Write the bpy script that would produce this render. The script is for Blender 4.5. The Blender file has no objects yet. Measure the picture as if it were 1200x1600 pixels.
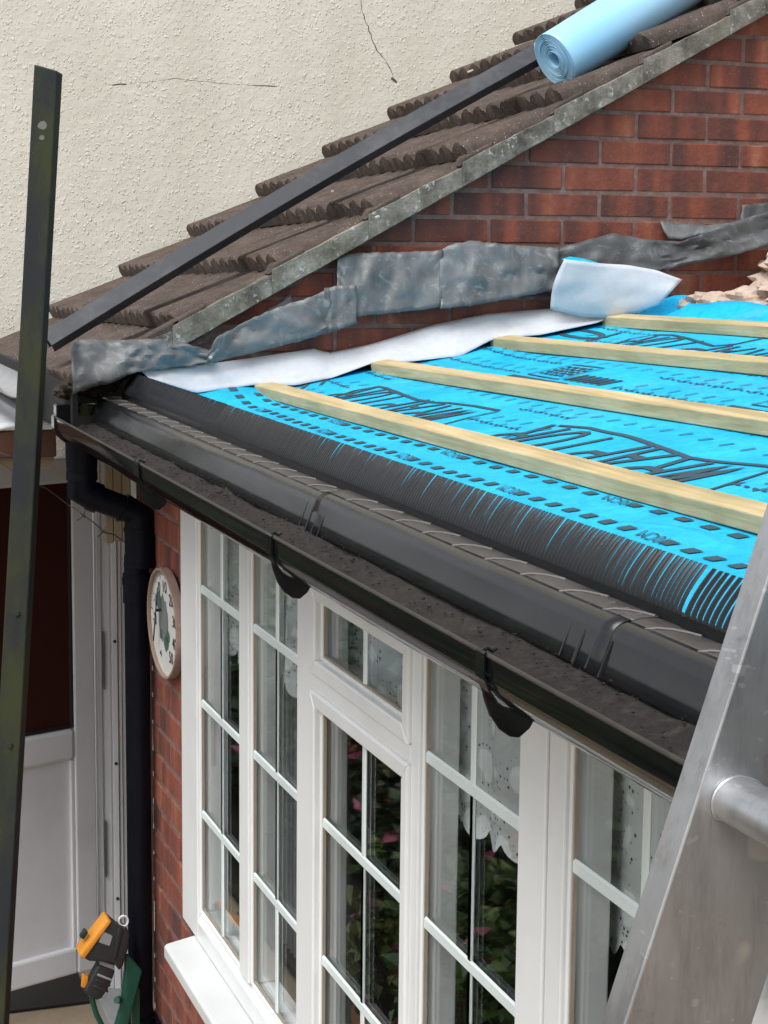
import bpy, bmesh, math, random
from mathutils import Vector, Matrix, noise as mnoise
RND = random.Random(7)
sc = bpy.context.scene

# ------------------------------------------------------------------ camera
# world: x along the eaves (0 = face of the brick gable, + towards the camera),
#        y into the house (0 = front window wall), z up (0 = paving)
FPX = 2900.0
CAM = Vector((4.854, -1.056, 2.9))
def _axes():
    s = 0.010
    mX = Vector((-1026.0, -430.0, FPX)).normalized()
    D = FPX*FPX/(430-1026*s)
    dn = Vector((-s*D, D, FPX)).normalized()
    dn = (dn - mX*dn.dot(mX)).normalized()
    Z = -dn; X = -mX; Y = Z.cross(X)
    return X, Y, Z
AX, AY, AZ = _axes()
def w_of(c): return Vector((AX.dot(c), AY.dot(c), AZ.dot(c)))
def ray(u, v): return w_of(Vector((u-600.0, v-800.0, FPX)))
def atx(u, v, x): r = ray(u, v); return CAM + r*((x-CAM.x)/r.x)
def aty(u, v, y): r = ray(u, v); return CAM + r*((y-CAM.y)/r.y)
def atp(u, v, p, n):
    r = ray(u, v); return CAM + r*((Vector(p)-CAM).dot(n)/r.dot(n))
cd = bpy.data.cameras.new('camera'); cam = bpy.data.objects.new('camera', cd)
sc.collection.objects.link(cam); sc.camera = cam
right = w_of(Vector((1, 0, 0))); up = -w_of(Vector((0, 1, 0))); back = -w_of(Vector((0, 0, 1)))
mw = Matrix((right, up, back)).transposed().to_4x4(); mw.translation = CAM
cam.matrix_world = mw
cd.sensor_fit = 'VERTICAL'; cd.sensor_height = 36.0; cd.sensor_width = 27.0
cd.lens = FPX/1600.0*36.0; cd.clip_start = 0.05; cd.clip_end = 500

# ------------------------------------------------------------------ light
SUN_EL, SUN_AZ = math.radians(58), math.radians(-52)      # azimuth measured from +x towards +y
world = bpy.data.worlds.new('World'); sc.world = world; world.use_nodes = True
nt = world.node_tree; nt.nodes.clear()
sky = nt.nodes.new('ShaderNodeTexSky'); sky.sky_type = 'NISHITA'; sky.sun_disc = False
sky.sun_elevation = SUN_EL; sky.sun_rotation = math.radians(90) - SUN_AZ
sky.air_density = 1.0; sky.dust_density = 4.0; sky.ozone_density = 1.0
hs = nt.nodes.new('ShaderNodeHueSaturation'); hs.inputs['Saturation'].default_value = 0.22
bg = nt.nodes.new('ShaderNodeBackground'); bg.inputs['Strength'].default_value = 0.15
wo = nt.nodes.new('ShaderNodeOutputWorld')
nt.links.new(sky.outputs[0], hs.inputs['Color']); nt.links.new(hs.outputs[0], bg.inputs[0]); nt.links.new(bg.outputs[0], wo.inputs[0])
sl = bpy.data.lights.new('sun', 'SUN'); sl.energy = 1.1; sl.angle = math.radians(40); sl.color = (1.0, 0.985, 0.96)
so = bpy.data.objects.new('sun', sl); sc.collection.objects.link(so)
sd = Vector((math.cos(SUN_EL)*math.cos(SUN_AZ), math.cos(SUN_EL)*math.sin(SUN_AZ), math.sin(SUN_EL)))
so.rotation_euler = sd.to_track_quat('Z', 'Y').to_euler(); so.location = (2, -3, 8)
sc.view_settings.view_transform = 'Standard'; sc.view_settings.look = 'None'
sc.view_settings.gamma = 1.0; sc.view_settings.use_curve_mapping = False
sc.view_settings.exposure = 0.5

# ------------------------------------------------------------------ helpers
class MB:
    def __init__(s): s.v = []; s.f = []; s.m = []; s.cur = 0
    def add(s, vs, fs):
        b = len(s.v); s.v += [tuple(p) for p in vs]
        for f in fs: s.f.append(tuple(i+b for i in f)); s.m.append(s.cur)
        return s
    def box(s, x0, x1, y0, y1, z0, z1, M=None):
        vs = [Vector((x, y, z)) for x in (x0, x1) for y in (y0, y1) for z in (z0, z1)]
        if M is not None: vs = [M @ p for p in vs]
        return s.add(vs, [(0, 1, 3, 2), (4, 6, 7, 5), (0, 4, 5, 1), (2, 3, 7, 6), (0, 2, 6, 4), (1, 5, 7, 3)])
    def prism(s, pts, d):                       # planar loop of 3D points pushed along vector d
        n = len(pts); d = Vector(d); a = [Vector(p) for p in pts]; b = [p+d for p in a]
        fs = [tuple(range(n))[::-1], tuple(range(n, 2*n))] + [(i, (i+1) % n, n+(i+1) % n, n+i) for i in range(n)]
        return s.add(a+b, fs)
    def tube(s, path, r, n=8, caps=True):
        path = [Vector(p) for p in path]; rs = r if isinstance(r, (list, tuple)) else [r]*len(path)
        vs = []; prev = None
        for i, p in enumerate(path):
            t = (path[min(i+1, len(path)-1)] - path[max(i-1, 0)]).normalized()
            if prev is None:
                a = Vector((0, 0, 1)) if abs(t.z) < .9 else Vector((1, 0, 0))
                nx = t.cross(a).normalized()
            else: nx = (prev - t*prev.dot(t)).normalized()
            prev = nx; ny = t.cross(nx)
            for k in range(n):
                an = 2*math.pi*k/n; vs.append(p + (nx*math.cos(an)+ny*math.sin(an))*rs[i])
        fs = []
        for i in range(len(path)-1):
            for k in range(n):
                a = i*n+k; b = i*n+(k+1) % n; fs.append((a, b, b+n, a+n))
        if caps: fs.append(tuple(range(n))[::-1]); fs.append(tuple(range((len(path)-1)*n, len(path)*n)))
        return s.add(vs, fs)
    def sweep(s, prof, x0, x1, nx=1, closed=True, fn=None):   # profile of (y,z), swept along x
        n = len(prof); vs = []
        for i in range(nx+1):
            x = x0+(x1-x0)*i/nx
            for (y, z) in prof:
                p = Vector((x, y, z)); vs.append(fn(p) if fn else p)
        fs = []
        for i in range(nx):
            for k in range(n if closed else n-1):
                a = i*n+k; b = i*n+(k+1) % n; fs.append((a, b, b+n, a+n))
        if closed: fs.append(tuple(range(n))[::-1]); fs.append(tuple(range(nx*n, nx*n+n)))
        return s.add(vs, fs)
    def grid(s, P):                              # P[i][j] points
        m = len(P[0]); vs = [p for row in P for p in row]; fs = []
        for i in range(len(P)-1):
            for j in range(m-1):
                a = i*m+j; fs.append((a, a+1, a+m+1, a+m))
        return s.add(vs, fs)
    def mesh(s, name, mats, bevel=0, seg=2, smooth=False, recalc=True, off=Vector((0, 0, 0))):
        me = bpy.data.meshes.new(name)
        me.from_pydata([tuple(Vector(p)-off) for p in s.v], [], s.f)
        for mt in (mats if isinstance(mats, (list, tuple)) else [mats]): me.materials.append(mt)
        for p, k in zip(me.polygons, s.m): p.material_index = k
        if recalc or bevel:
            bm = bmesh.new(); bm.from_mesh(me)
            if recalc: bmesh.ops.recalc_face_normals(bm, faces=bm.faces)
            if bevel:
                es = [e for e in bm.edges if len(e.link_faces) == 2 and e.calc_face_angle(0) > .5]
                bmesh.ops.bevel(bm, geom=es, offset=bevel, segments=seg, affect='EDGES', profile=.5, clamp_overlap=True)
            bm.to_mesh(me); bm.free()
        if smooth:
            me.polygons.foreach_set('use_smooth', [True]*len(me.polygons))
            try: me.set_sharp_from_angle(angle=math.radians(smooth if smooth is not True else 40))
            except Exception: pass
        return me
    def build(s, name, mats, parent=None, **k):
        off = origin(parent) if parent else Vector((0, 0, 0))
        return link(name, s.mesh(name, mats, off=off, **k), parent)
def origin(o):
    p = Vector((0, 0, 0))
    while o is not None: p = p + o.location; o = o.parent
    return p
def link(name, data, parent=None):
    o = bpy.data.objects.new(name, data); sc.collection.objects.link(o)
    if parent: o.parent = parent
    return o
def tag(o, label, cat, group=None):
    o['label'] = label; o['category'] = cat
    if group: o['group'] = group
    return o
def thing(name, label, cat, loc, group=None):
    o = link(name, None); o.location = loc; o.empty_display_size = .1
    return tag(o, label, cat, group)
def struct(o): o['kind'] = 'structure'; return o
def stuff(o): o['kind'] = 'stuff'; return o
def nz(x, y=0, z=0): return mnoise.noise(Vector((x, y, z)))

# ------------------------------------------------------------------ materials
class NT:
    def __init__(s, name):
        s.m = bpy.data.materials.new(name); s.m.use_nodes = True; s.t = s.m.node_tree
        s.b = s.t.nodes['Principled BSDF']; s.out = s.t.nodes['Material Output']; s._v = None
    def n(s, typ, **k):
        q = s.t.nodes.new('ShaderNode'+typ)
        for a, b in k.items():
            if a in q.inputs: s.set(q.inputs[a], b)
            else: setattr(q, a, b)
        return q
    def set(s, sock, val):
        if isinstance(val, bpy.types.NodeSocket): s.t.links.new(val, sock)
        elif isinstance(val, tuple) and len(val) == 3 and sock.type == 'RGBA': sock.default_value = (*val, 1)
        else: sock.default_value = val
    def p(s, **k):
        for a, b in k.items(): s.set(s.b.inputs[a.replace('_', ' ')], b)
        return s
    def coord(s, per_object=True):
        if s._v is None:
            tc = s.n('TexCoord')
            if per_object:
                oi = s.n('ObjectInfo'); ge = s.n('NewGeometry')
                a = s.n('Math', operation='ADD'); s.set(a.inputs[0], oi.outputs['Random']); s.set(a.inputs[1], ge.outputs['Random Per Island'])
                s.rnd = a.outputs[0]
                sc_ = s.n('VectorMath', operation='SCALE'); s.set(sc_.inputs[0], (31.7, 57.3, 83.1)); s.set(sc_.inputs['Scale'], oi.outputs['Random'])
                ad = s.n('VectorMath', operation='ADD'); s.set(ad.inputs[0], tc.outputs['Object']); s.set(ad.inputs[1], sc_.outputs[0])
                s._v = ad.outputs[0]
            else: s._v = tc.outputs['Object']
        return s._v
    def scaled(s, sx, sy, sz):
        mp = s.n('Mapping'); s.set(mp.inputs['Vector'], s.coord()); mp.inputs['Scale'].default_value = (sx, sy, sz); return mp.outputs[0]
    def noise(s, scale=5, detail=4, rough=.6, vec=None, dist=0):
        q = s.n('TexNoise'); s.set(q.inputs['Vector'], vec if vec is not None else s.coord())
        q.inputs['Scale'].default_value = scale; q.inputs['Detail'].default_value = detail
        q.inputs['Roughness'].default_value = rough; q.inputs['Distortion'].default_value = dist
        return q.outputs['Fac']
    def voro(s, scale, feature='F1', vec=None, rnd=1.0, out='Distance'):
        q = s.n('TexVoronoi'); q.feature = feature; s.set(q.inputs['Vector'], vec if vec is not None else s.coord())
        q.inputs['Scale'].default_value = scale; q.inputs['Randomness'].default_value = rnd
        return q.outputs[out]
    def ramp(s, fac, stops, interp='LINEAR'):
        q = s.n('ValToRGB'); s.set(q.inputs[0], fac); cr = q.color_ramp; cr.interpolation = interp
        while len(cr.elements) < len(stops): cr.elements.new(.5)
        for e, (pos, c) in zip(cr.elements, stops):
            e.position = pos; e.color = (c, c, c, 1) if not isinstance(c, tuple) else (*c, 1)
        return q.outputs[0]
    def mix(s, fac, a, b, blend='MIX'):
        q = s.n('Mix'); q.data_type = 'RGBA'; q.blend_type = blend
        s.set(q.inputs[0], fac); s.set(q.inputs[6], a); s.set(q.inputs[7], b); return q.outputs[2]
    def math(s, op, a, b=0.0, c=None, clamp=False):
        q = s.n('Math', operation=op); q.use_clamp = clamp; s.set(q.inputs[0], a); s.set(q.inputs[1], b)
        if c is not None: s.set(q.inputs[2], c)
        return q.outputs[0]
    def bump(s, h, strength=.4, dist=.01, nrm=None):
        q = s.n('Bump'); s.set(q.inputs['Height'], h); q.inputs['Strength'].default_value = strength; q.inputs['Distance'].default_value = dist
        if nrm is not None: s.set(q.inputs['Normal'], nrm)
        s.set(s.b.inputs['Normal'], q.outputs[0]); return q.outputs[0]
    def xyz(s):
        q = s.n('SeparateXYZ'); s.set(q.inputs[0], s.coord()); return q.outputs

def m_brick():
    k = NT('brick'); k.coord()
    v1 = k.scaled(1, .12, .12)
    band = k.noise(13, 2, .55, v1)
    fine = k.noise(70, 5, .7)
    blot = k.noise(22, 3, .6)
    f = k.math('ADD', k.math('MULTIPLY', band, .8), k.math('MULTIPLY', blot, .2))
    f = k.math('ADD', f, k.math('MULTIPLY', k.math('SUBTRACT', fine, .5), .16))
    oi = k.n('ObjectInfo')
    f = k.math('ADD', f, k.math('MULTIPLY', k.math('SUBTRACT', oi.outputs['Random'], .5), .16))
    c = k.ramp(f, [(.34, (.085, .034, .028)), (.44, (.135, .044, .031)), (.54, (.205, .056, .034)), (.64, (.265, .078, .043)), (.76, (.35, .15, .09))])
    sp = k.ramp(k.noise(160, 2, .5), [(.66, 0.0), (.74, 1.0)])
    c = k.mix(k.math('MULTIPLY', sp, .35), c, (.42, .27, .2))
    k.p(Base_Color=c, Roughness=.85)
    k.bump(k.math('ADD', k.math('MULTIPLY', fine, .6), blot), .7, .006)
    return k.m
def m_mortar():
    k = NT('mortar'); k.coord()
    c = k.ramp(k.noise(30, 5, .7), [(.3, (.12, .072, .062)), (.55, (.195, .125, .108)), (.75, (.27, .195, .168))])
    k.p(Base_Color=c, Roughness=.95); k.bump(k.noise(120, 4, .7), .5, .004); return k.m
def m_render():
    k = NT('cream_render'); k.coord(False)
    big = k.noise(2.2, 4, .6); st = k.noise(1.0, 3, .6, k.scaled(2.5, 2.5, .5))
    c = k.mix(k.ramp(big, [(.35, 0.0), (.7, 1.0)]), (.71, .68, .585), (.77, .74, .645))
    c = k.mix(k.math('MULTIPLY', k.ramp(st, [(.46, 0.0), (.72, 1.0)]), .45), c, (.60, .57, .475))
    w = k.n('VectorMath', operation='ADD'); k.set(w.inputs[0], k.coord())
    nzc = k.n('TexNoise'); k.set(nzc.inputs['Vector'], k.coord()); nzc.inputs['Scale'].default_value = 55
    sc_ = k.n('VectorMath', operation='SCALE'); k.set(sc_.inputs[0], nzc.outputs['Color']); sc_.inputs['Scale'].default_value = .026
    k.set(w.inputs[1], sc_.outputs[0])
    def dabs(scale, lo):
        vo = k.n('TexVoronoi'); vo.feature = 'F1'; k.set(vo.inputs['Vector'], w.outputs[0]); vo.inputs['Scale'].default_value = scale
        sp = k.n('SeparateColor'); k.set(sp.inputs[0], vo.outputs['Color'])
        size = k.math('MULTIPLY', k.math('SUBTRACT', sp.outputs[0], lo), .75)
        return k.math('MULTIPLY', k.math('SUBTRACT', size, vo.outputs['Distance']), 5.0, None, True)
    d1 = dabs(66, .30); d2 = dabs(115, .38)
    pat = k.ramp(k.noise(5, 4, .65), [(.32, .15), (.66, 1.0)])
    hb = k.math('MULTIPLY', k.math('MAXIMUM', d1, d2), pat)
    h = k.math('ADD', hb, k.math('MULTIPLY', k.noise(24, 4, .6), .9))
    c = k.mix(k.math('MULTIPLY', hb, .18), c, (.80, .78, .71))
    k.p(Base_Color=c, Roughness=.9); k.bump(h, .55, .007); return k.m
def m_tile():
    k = NT('concrete_tile'); k.coord()
    a = k.noise(11, 7, .75); fine = k.noise(110, 5, .8)
    c = k.ramp(k.math('ADD', k.math('MULTIPLY', a, .6), k.math('MULTIPLY', fine, .4)), [(.32, (.030, .021, .018)), (.48, (.075, .054, .044)), (.68, (.15, .112, .092))])
    lich = k.ramp(k.voro(85), [(.10, 1.0), (.17, 0.0)]); lm = k.ramp(k.noise(14, 3, .6), [(.48, 0.0), (.58, 1.0)])
    c = k.mix(k.math('MULTIPLY', lich, lm), c, (.45, .43, .38))
    moss = k.ramp(k.noise(6, 4, .7), [(.58, 0.0), (.72, 1.0)])
    c = k.mix(k.math('MULTIPLY', moss, .45), c, (.05, .045, .025))
    k.p(Base_Color=c, Roughness=.92); k.bump(k.math('ADD', fine, a), .7, .006); return k.m
def m_verge():
    k = NT('verge_cement'); k.coord()
    a = k.noise(14, 5, .7); c = k.ramp(a, [(.32, (.07, .062, .05)), (.5, (.18, .165, .135)), (.68, (.32, .30, .255))])
    l = k.ramp(k.noise(30, 5, .75), [(.58, 0.0), (.64, 1.0)]); c = k.mix(k.math('MULTIPLY', l, .8), c, (.5, .5, .46))
    g = k.ramp(k.noise(5, 3, .6), [(.5, 0.0), (.7, 1.0)]); c = k.mix(k.math('MULTIPLY', g, .4), c, (.14, .125, .075))
    k.p(Base_Color=c, Roughness=.95); k.bump(k.noise(60, 5, .7), .8, .008); return k.m
def m_lead(name='lead', dark=1.0):
    k = NT(name); k.coord()
    a = k.noise(6, 5, .62, None, .5); b = k.noise(15, 6, .7, None, 1.6)
    c = k.ramp(a, [(.34, (.105*dark, .110*dark, .112*dark)), (.48, (.14*dark, .148*dark, .151*dark)), (.64, (.185*dark, .196*dark, .202*dark))])
    w = k.ramp(b, [(.53, 0.0), (.66, 1.0)]); c = k.mix(k.math('MULTIPLY', w, .38*dark), c, (.40, .43, .45))
    sc2 = k.ramp(k.noise(60, 3, .6, k.scaled(1, .25, 1)), [(.66, 0.0), (.72, 1.0)]); c = k.mix(k.math('MULTIPLY', sc2, .35), c, (.5, .53, .55))
    br = k.ramp(k.noise(3.5, 5, .7), [(.52, 0.0), (.68, 1.0)]); c = k.mix(k.math('MULTIPLY', br, .55), c, (.055, .052, .042))
    k.p(Base_Color=c, Metallic=.2, Roughness=k.ramp(a, [(.3, .45), (.7, .58)])); k.bump(k.math('ADD', k.math('MULTIPLY', k.noise(26, 3, .55), .4), k.math('MULTIPLY', k.noise(9, 2, .5), 2.0)), .2, .008); return k.m
def m_membrane(name, col, col2, fuzz=.35):
    k = NT(name); k.coord(False)
    f = k.noise(55, 4, .7); g = k.noise(7, 3, .6)
    c = k.mix(k.ramp(k.math('ADD', k.math('MULTIPLY', f, .55), k.math('MULTIPLY', g, .45)), [(.36, 0.0), (.64, 1.0)]), col, col2)
    ds = k.ramp(k.noise(2.6, 6, .75), [(.56, 0.0), (.75, 1.0)]); c = k.mix(k.math('MULTIPLY', ds, .22), c, (.35, .42, .45))
    k.p(Base_Color=c, Roughness=.62); k.b.inputs['Specular IOR Level'].default_value = .3
    cr_ = k.ramp(k.math('ABSOLUTE', k.math('SUBTRACT', k.noise(2.2, 2, .5, None, .6), .5)), [(.0, 1.0), (.03, 0.0)])
    k.bump(k.math('ADD', k.math('ADD', f, k.math('MULTIPLY', g, 2)), k.math('MULTIPLY', cr_, 2.2)), fuzz, .005); return k.m
def m_wood(name='treated_batten'):
    k = NT(name); k.coord()
    grain = k.noise(26, 6, .7, k.scaled(.06, 1.6, 1.6), .3); blot = k.noise(3.2, 3, .6, k.scaled(1.0, 1.5, 1.5))
    fine = k.noise(150, 3, .6, k.scaled(.05, 1, 1))
    c = k.ramp(grain, [(.28, (.33, .235, .11)), (.48, (.56, .43, .23)), (.7, (.72, .58, .35))])
    gr = k.ramp(blot, [(.42, 0.0), (.66, 1.0)]); c = k.mix(k.math('MULTIPLY', gr, .55), c, (.27, .255, .12))
    kn = k.ramp(k.voro(2.3, 'F1', k.scaled(1, 3.2, 3.2)), [(.05, 1.0), (.11, 0.0)]); c = k.mix(k.math('MULTIPLY', kn, .7), c, (.13, .075, .03))
    k.p(Base_Color=c, Roughness=.75); k.bump(k.math('ADD', grain, fine), .35, .003); return k.m
def m_plastic(name, col, rough=.3, dust=(.1, .085, .07), amt=.3, scale=9, stretch=None, spec=.5):
    k = NT(name); k.coord(); k.b.inputs['Specular IOR Level'].default_value = spec
    v = k.scaled(*stretch) if stretch else None
    a = k.noise(scale, 6, .72, v); b = k.noise(scale*9, 3, .7, v)
    f = k.math('MULTIPLY', k.ramp(k.math('ADD', k.math('MULTIPLY', a, .75), k.math('MULTIPLY', b, .25)), [(.46, 0.0), (.72, 1.0)]), amt)
    k.p(Base_Color=k.mix(f, col, dust), Roughness=k.math('ADD', k.math('MULTIPLY', f, .6), rough))
    k.bump(k.math('ADD', a, k.math('MULTIPLY', b, .3)), .06, .004); return k.m
def m_upvc(name='white_upvc', col=(.78, .80, .80)):
    k = NT(name); k.coord()
    a = k.noise(3, 4, .6); c = k.mix(k.ramp(a, [(.45, 0.0), (.8, 1.0)]), col, tuple(q*.86 for q in col))
    k.p(Base_Color=c, Roughness=.32); k.bump(k.noise(2.5, 2, .5), .03, .01); return k.m
def m_glass(name='window_glass', tint=(.955, .97, .97)):
    k = NT(name); t = k.t; t.nodes.remove(k.b)
    lw = k.n('LayerWeight'); lw.inputs['Blend'].default_value = .5
    fr_ = k.math('ADD', k.math('MULTIPLY', k.math('POWER', lw.outputs['Facing'], 5.0), .95), .045)
    tr = k.n('BsdfTransparent'); tr.inputs[0].default_value = (*tint, 1)
    gl = k.n('BsdfGlossy'); gl.inputs[0].default_value = (.95, .97, .97, 1); gl.inputs['Roughness'].default_value = .02
    mx = k.n('MixShader'); k.set(mx.inputs[0], fr_); k.set(mx.inputs[1], tr.outputs[0]); k.set(mx.inputs[2], gl.outputs[0])
    t.links.new(mx.outputs[0], k.out.inputs[0]); return k.m
def m_alu():
    k = NT('aluminium'); k.coord(False)
    a = k.noise(6, 5, .65); s_ = k.noise(40, 4, .7, k.scaled(.3, 1.0, .25)); w = k.ramp(k.noise(17, 4, .6), [(.62, 0.0), (.68, 1.0)])
    c = k.ramp(k.math('ADD', k.math('MULTIPLY', a, .6), k.math('MULTIPLY', s_, .4)), [(.3, (.46, .47, .48)), (.6, (.60, .61, .62)), (.8, (.72, .73, .74))])
    c = k.mix(k.math('MULTIPLY', w, .35), c, (.40, .33, .25))
    sm_ = k.ramp(k.noise(3.2, 5, .7), [(.5, 0.0), (.7, 1.0)]); c = k.mix(k.math('MULTIPLY', sm_, .5), c, (.33, .33, .33))
    dk = k.ramp(k.noise(28, 5, .75), [(.62, 0.0), (.7, 1.0)]); c = k.mix(k.math('MULTIPLY', dk, .5), c, (.22, .21, .20))
    st_ = k.ramp(k.noise(9, 6, .8, k.scaled(2.5, 2.5, .35)), [(.5, 0.0), (.66, 1.0)]); c = k.mix(k.math('MULTIPLY', st_, .45), c, (.27, .27, .275))
    scr = k.ramp(k.noise(120, 2, .5, k.scaled(.25, .6, .9)), [(.68, 0.0), (.71, 1.0)]); c = k.mix(k.math('MULTIPLY', scr, .5), c, (.8, .8, .8))
    wp_ = k.ramp(k.noise(13, 2, .4), [(.70, 0.0), (.73, 1.0)]); c = k.mix(k.math('MULTIPLY', wp_, .8), c, (.8, .78, .72))
    k.p(Base_Color=c, Metallic=.9, Roughness=k.ramp(a, [(.3, .30), (.7, .48)])); k.bump(s_, .08, .003); return k.m
def m_flat(name, col, rough=.6, metallic=0.0, var=.25, scale=20, bump=.1):
    k = NT(name); k.coord(); a = k.noise(scale, 4, .65)
    k.p(Base_Color=k.mix(a, tuple(c*(1-var) for c in col), tuple(min(1, c*(1+var)) for c in col)), Roughness=rough, Metallic=metallic)
    if bump: k.bump(a, bump, .004)
    return k.m
def m_post():
    k = NT('weathered_post'); k.coord()
    g = k.noise(5, 6, .75, k.scaled(1.5, 1.5, .6)); f = k.noise(60, 4, .7)
    c = k.mix(k.ramp(g, [(.42, 0.0), (.62, 1.0)]), (.020, .023, .026), (.036, .042, .018))
    sp = k.ramp(k.voro(40), [(.05, 1.0), (.1, 0.0)]); c = k.mix(k.math('MULTIPLY', sp, k.ramp(f, [(.5, 0.0), (.6, .6)])), c, (.09, .09, .06))
    k.p(Base_Color=c, Roughness=.7); k.b.inputs['Specular IOR Level'].default_value = .25; k.bump(f, .2, .003); return k.m
def m_lace():
    k = NT('lace'); k.coord(False); t = k.t
    x, y, z = k.xyz()
    cm = k.n('CombineXYZ'); k.set(cm.inputs[0], x); k.set(cm.inputs[2], z); v = cm.outputs[0]
    big = k.noise(9, 2, .5, v, 1.0)
    wn = k.n('TexNoise'); k.set(wn.inputs['Vector'], v); wn.inputs['Scale'].default_value = 14
    wv = k.n('VectorMath', operation='ADD'); k.set(wv.inputs[0], v); ws = k.n('VectorMath', operation='SCALE'); k.set(ws.inputs[0], wn.outputs['Color']); ws.inputs['Scale'].default_value = .05; k.set(wv.inputs[1], ws.outputs[0])
    cell = k.voro(13, 'F1', wv.outputs[0], .8)
    flower = k.ramp(cell, [(.34, 1.0), (.38, 0.0)])
    rim = k.ramp(k.math('ABSOLUTE', k.math('SUBTRACT', cell, .45)), [(.05, 1.0), (.08, 0.0)])
    core = k.ramp(cell, [(.07, 1.0), (.12, 0.0)])
    holes = k.ramp(k.voro(95, 'F1', v, .5), [(.22, 1.0), (.32, 0.0)])
    al = k.math('ADD', k.math('MULTIPLY', flower, .26), .70)
    al = k.math('SUBTRACT', al, k.math('MULTIPLY', k.math('MULTIPLY', holes, k.math('MAXIMUM', rim, core)), .55), None, True)
    k.p(Base_Color=(.86, .90, .92), Roughness=.8, Alpha=al); return k.m
def m_foliage(name, a, b):
    k = NT(name); k.coord(); c = k.mix(k.rnd, a, b); c = k.mix(k.noise(6, 2, .5), c, tuple(q*.6 for q in a))
    k.p(Base_Color=c, Roughness=.5); return k.m
def m_roll():
    k = NT('roll_face'); k.coord(False)
    a = k.noise(1.4, 2, .5); f = k.noise(50, 3, .6)
    c = k.mix(k.ramp(a, [(.35, 0.0), (.65, 1.0)]), (.25, .59, .87), (.46, .73, .92)); c = k.mix(k.math('MULTIPLY', f, .15), c, (.5, .78, .95))
    k.p(Base_Color=c, Roughness=.33); k.b.inputs['Coat Weight'].default_value = .5; k.b.inputs['Coat Roughness'].default_value = .35; k.bump(k.noise(4, 3, .5), .12, .02); return k.m
def m_silt():
    k = NT('gutter_silt'); k.coord(False); a = k.noise(45, 5, .75); b = k.noise(7, 3, .6)
    c = k.ramp(a, [(.3, (.006, .005, .004)), (.55, (.017, .014, .011)), (.75, (.055, .046, .038))]); c = k.mix(k.ramp(b, [(.45, 0.0), (.7, .6)]), c, (.03, .025, .02))
    k.p(Base_Color=c, Roughness=.95); k.bump(a, .9, .01); return k.m

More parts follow.
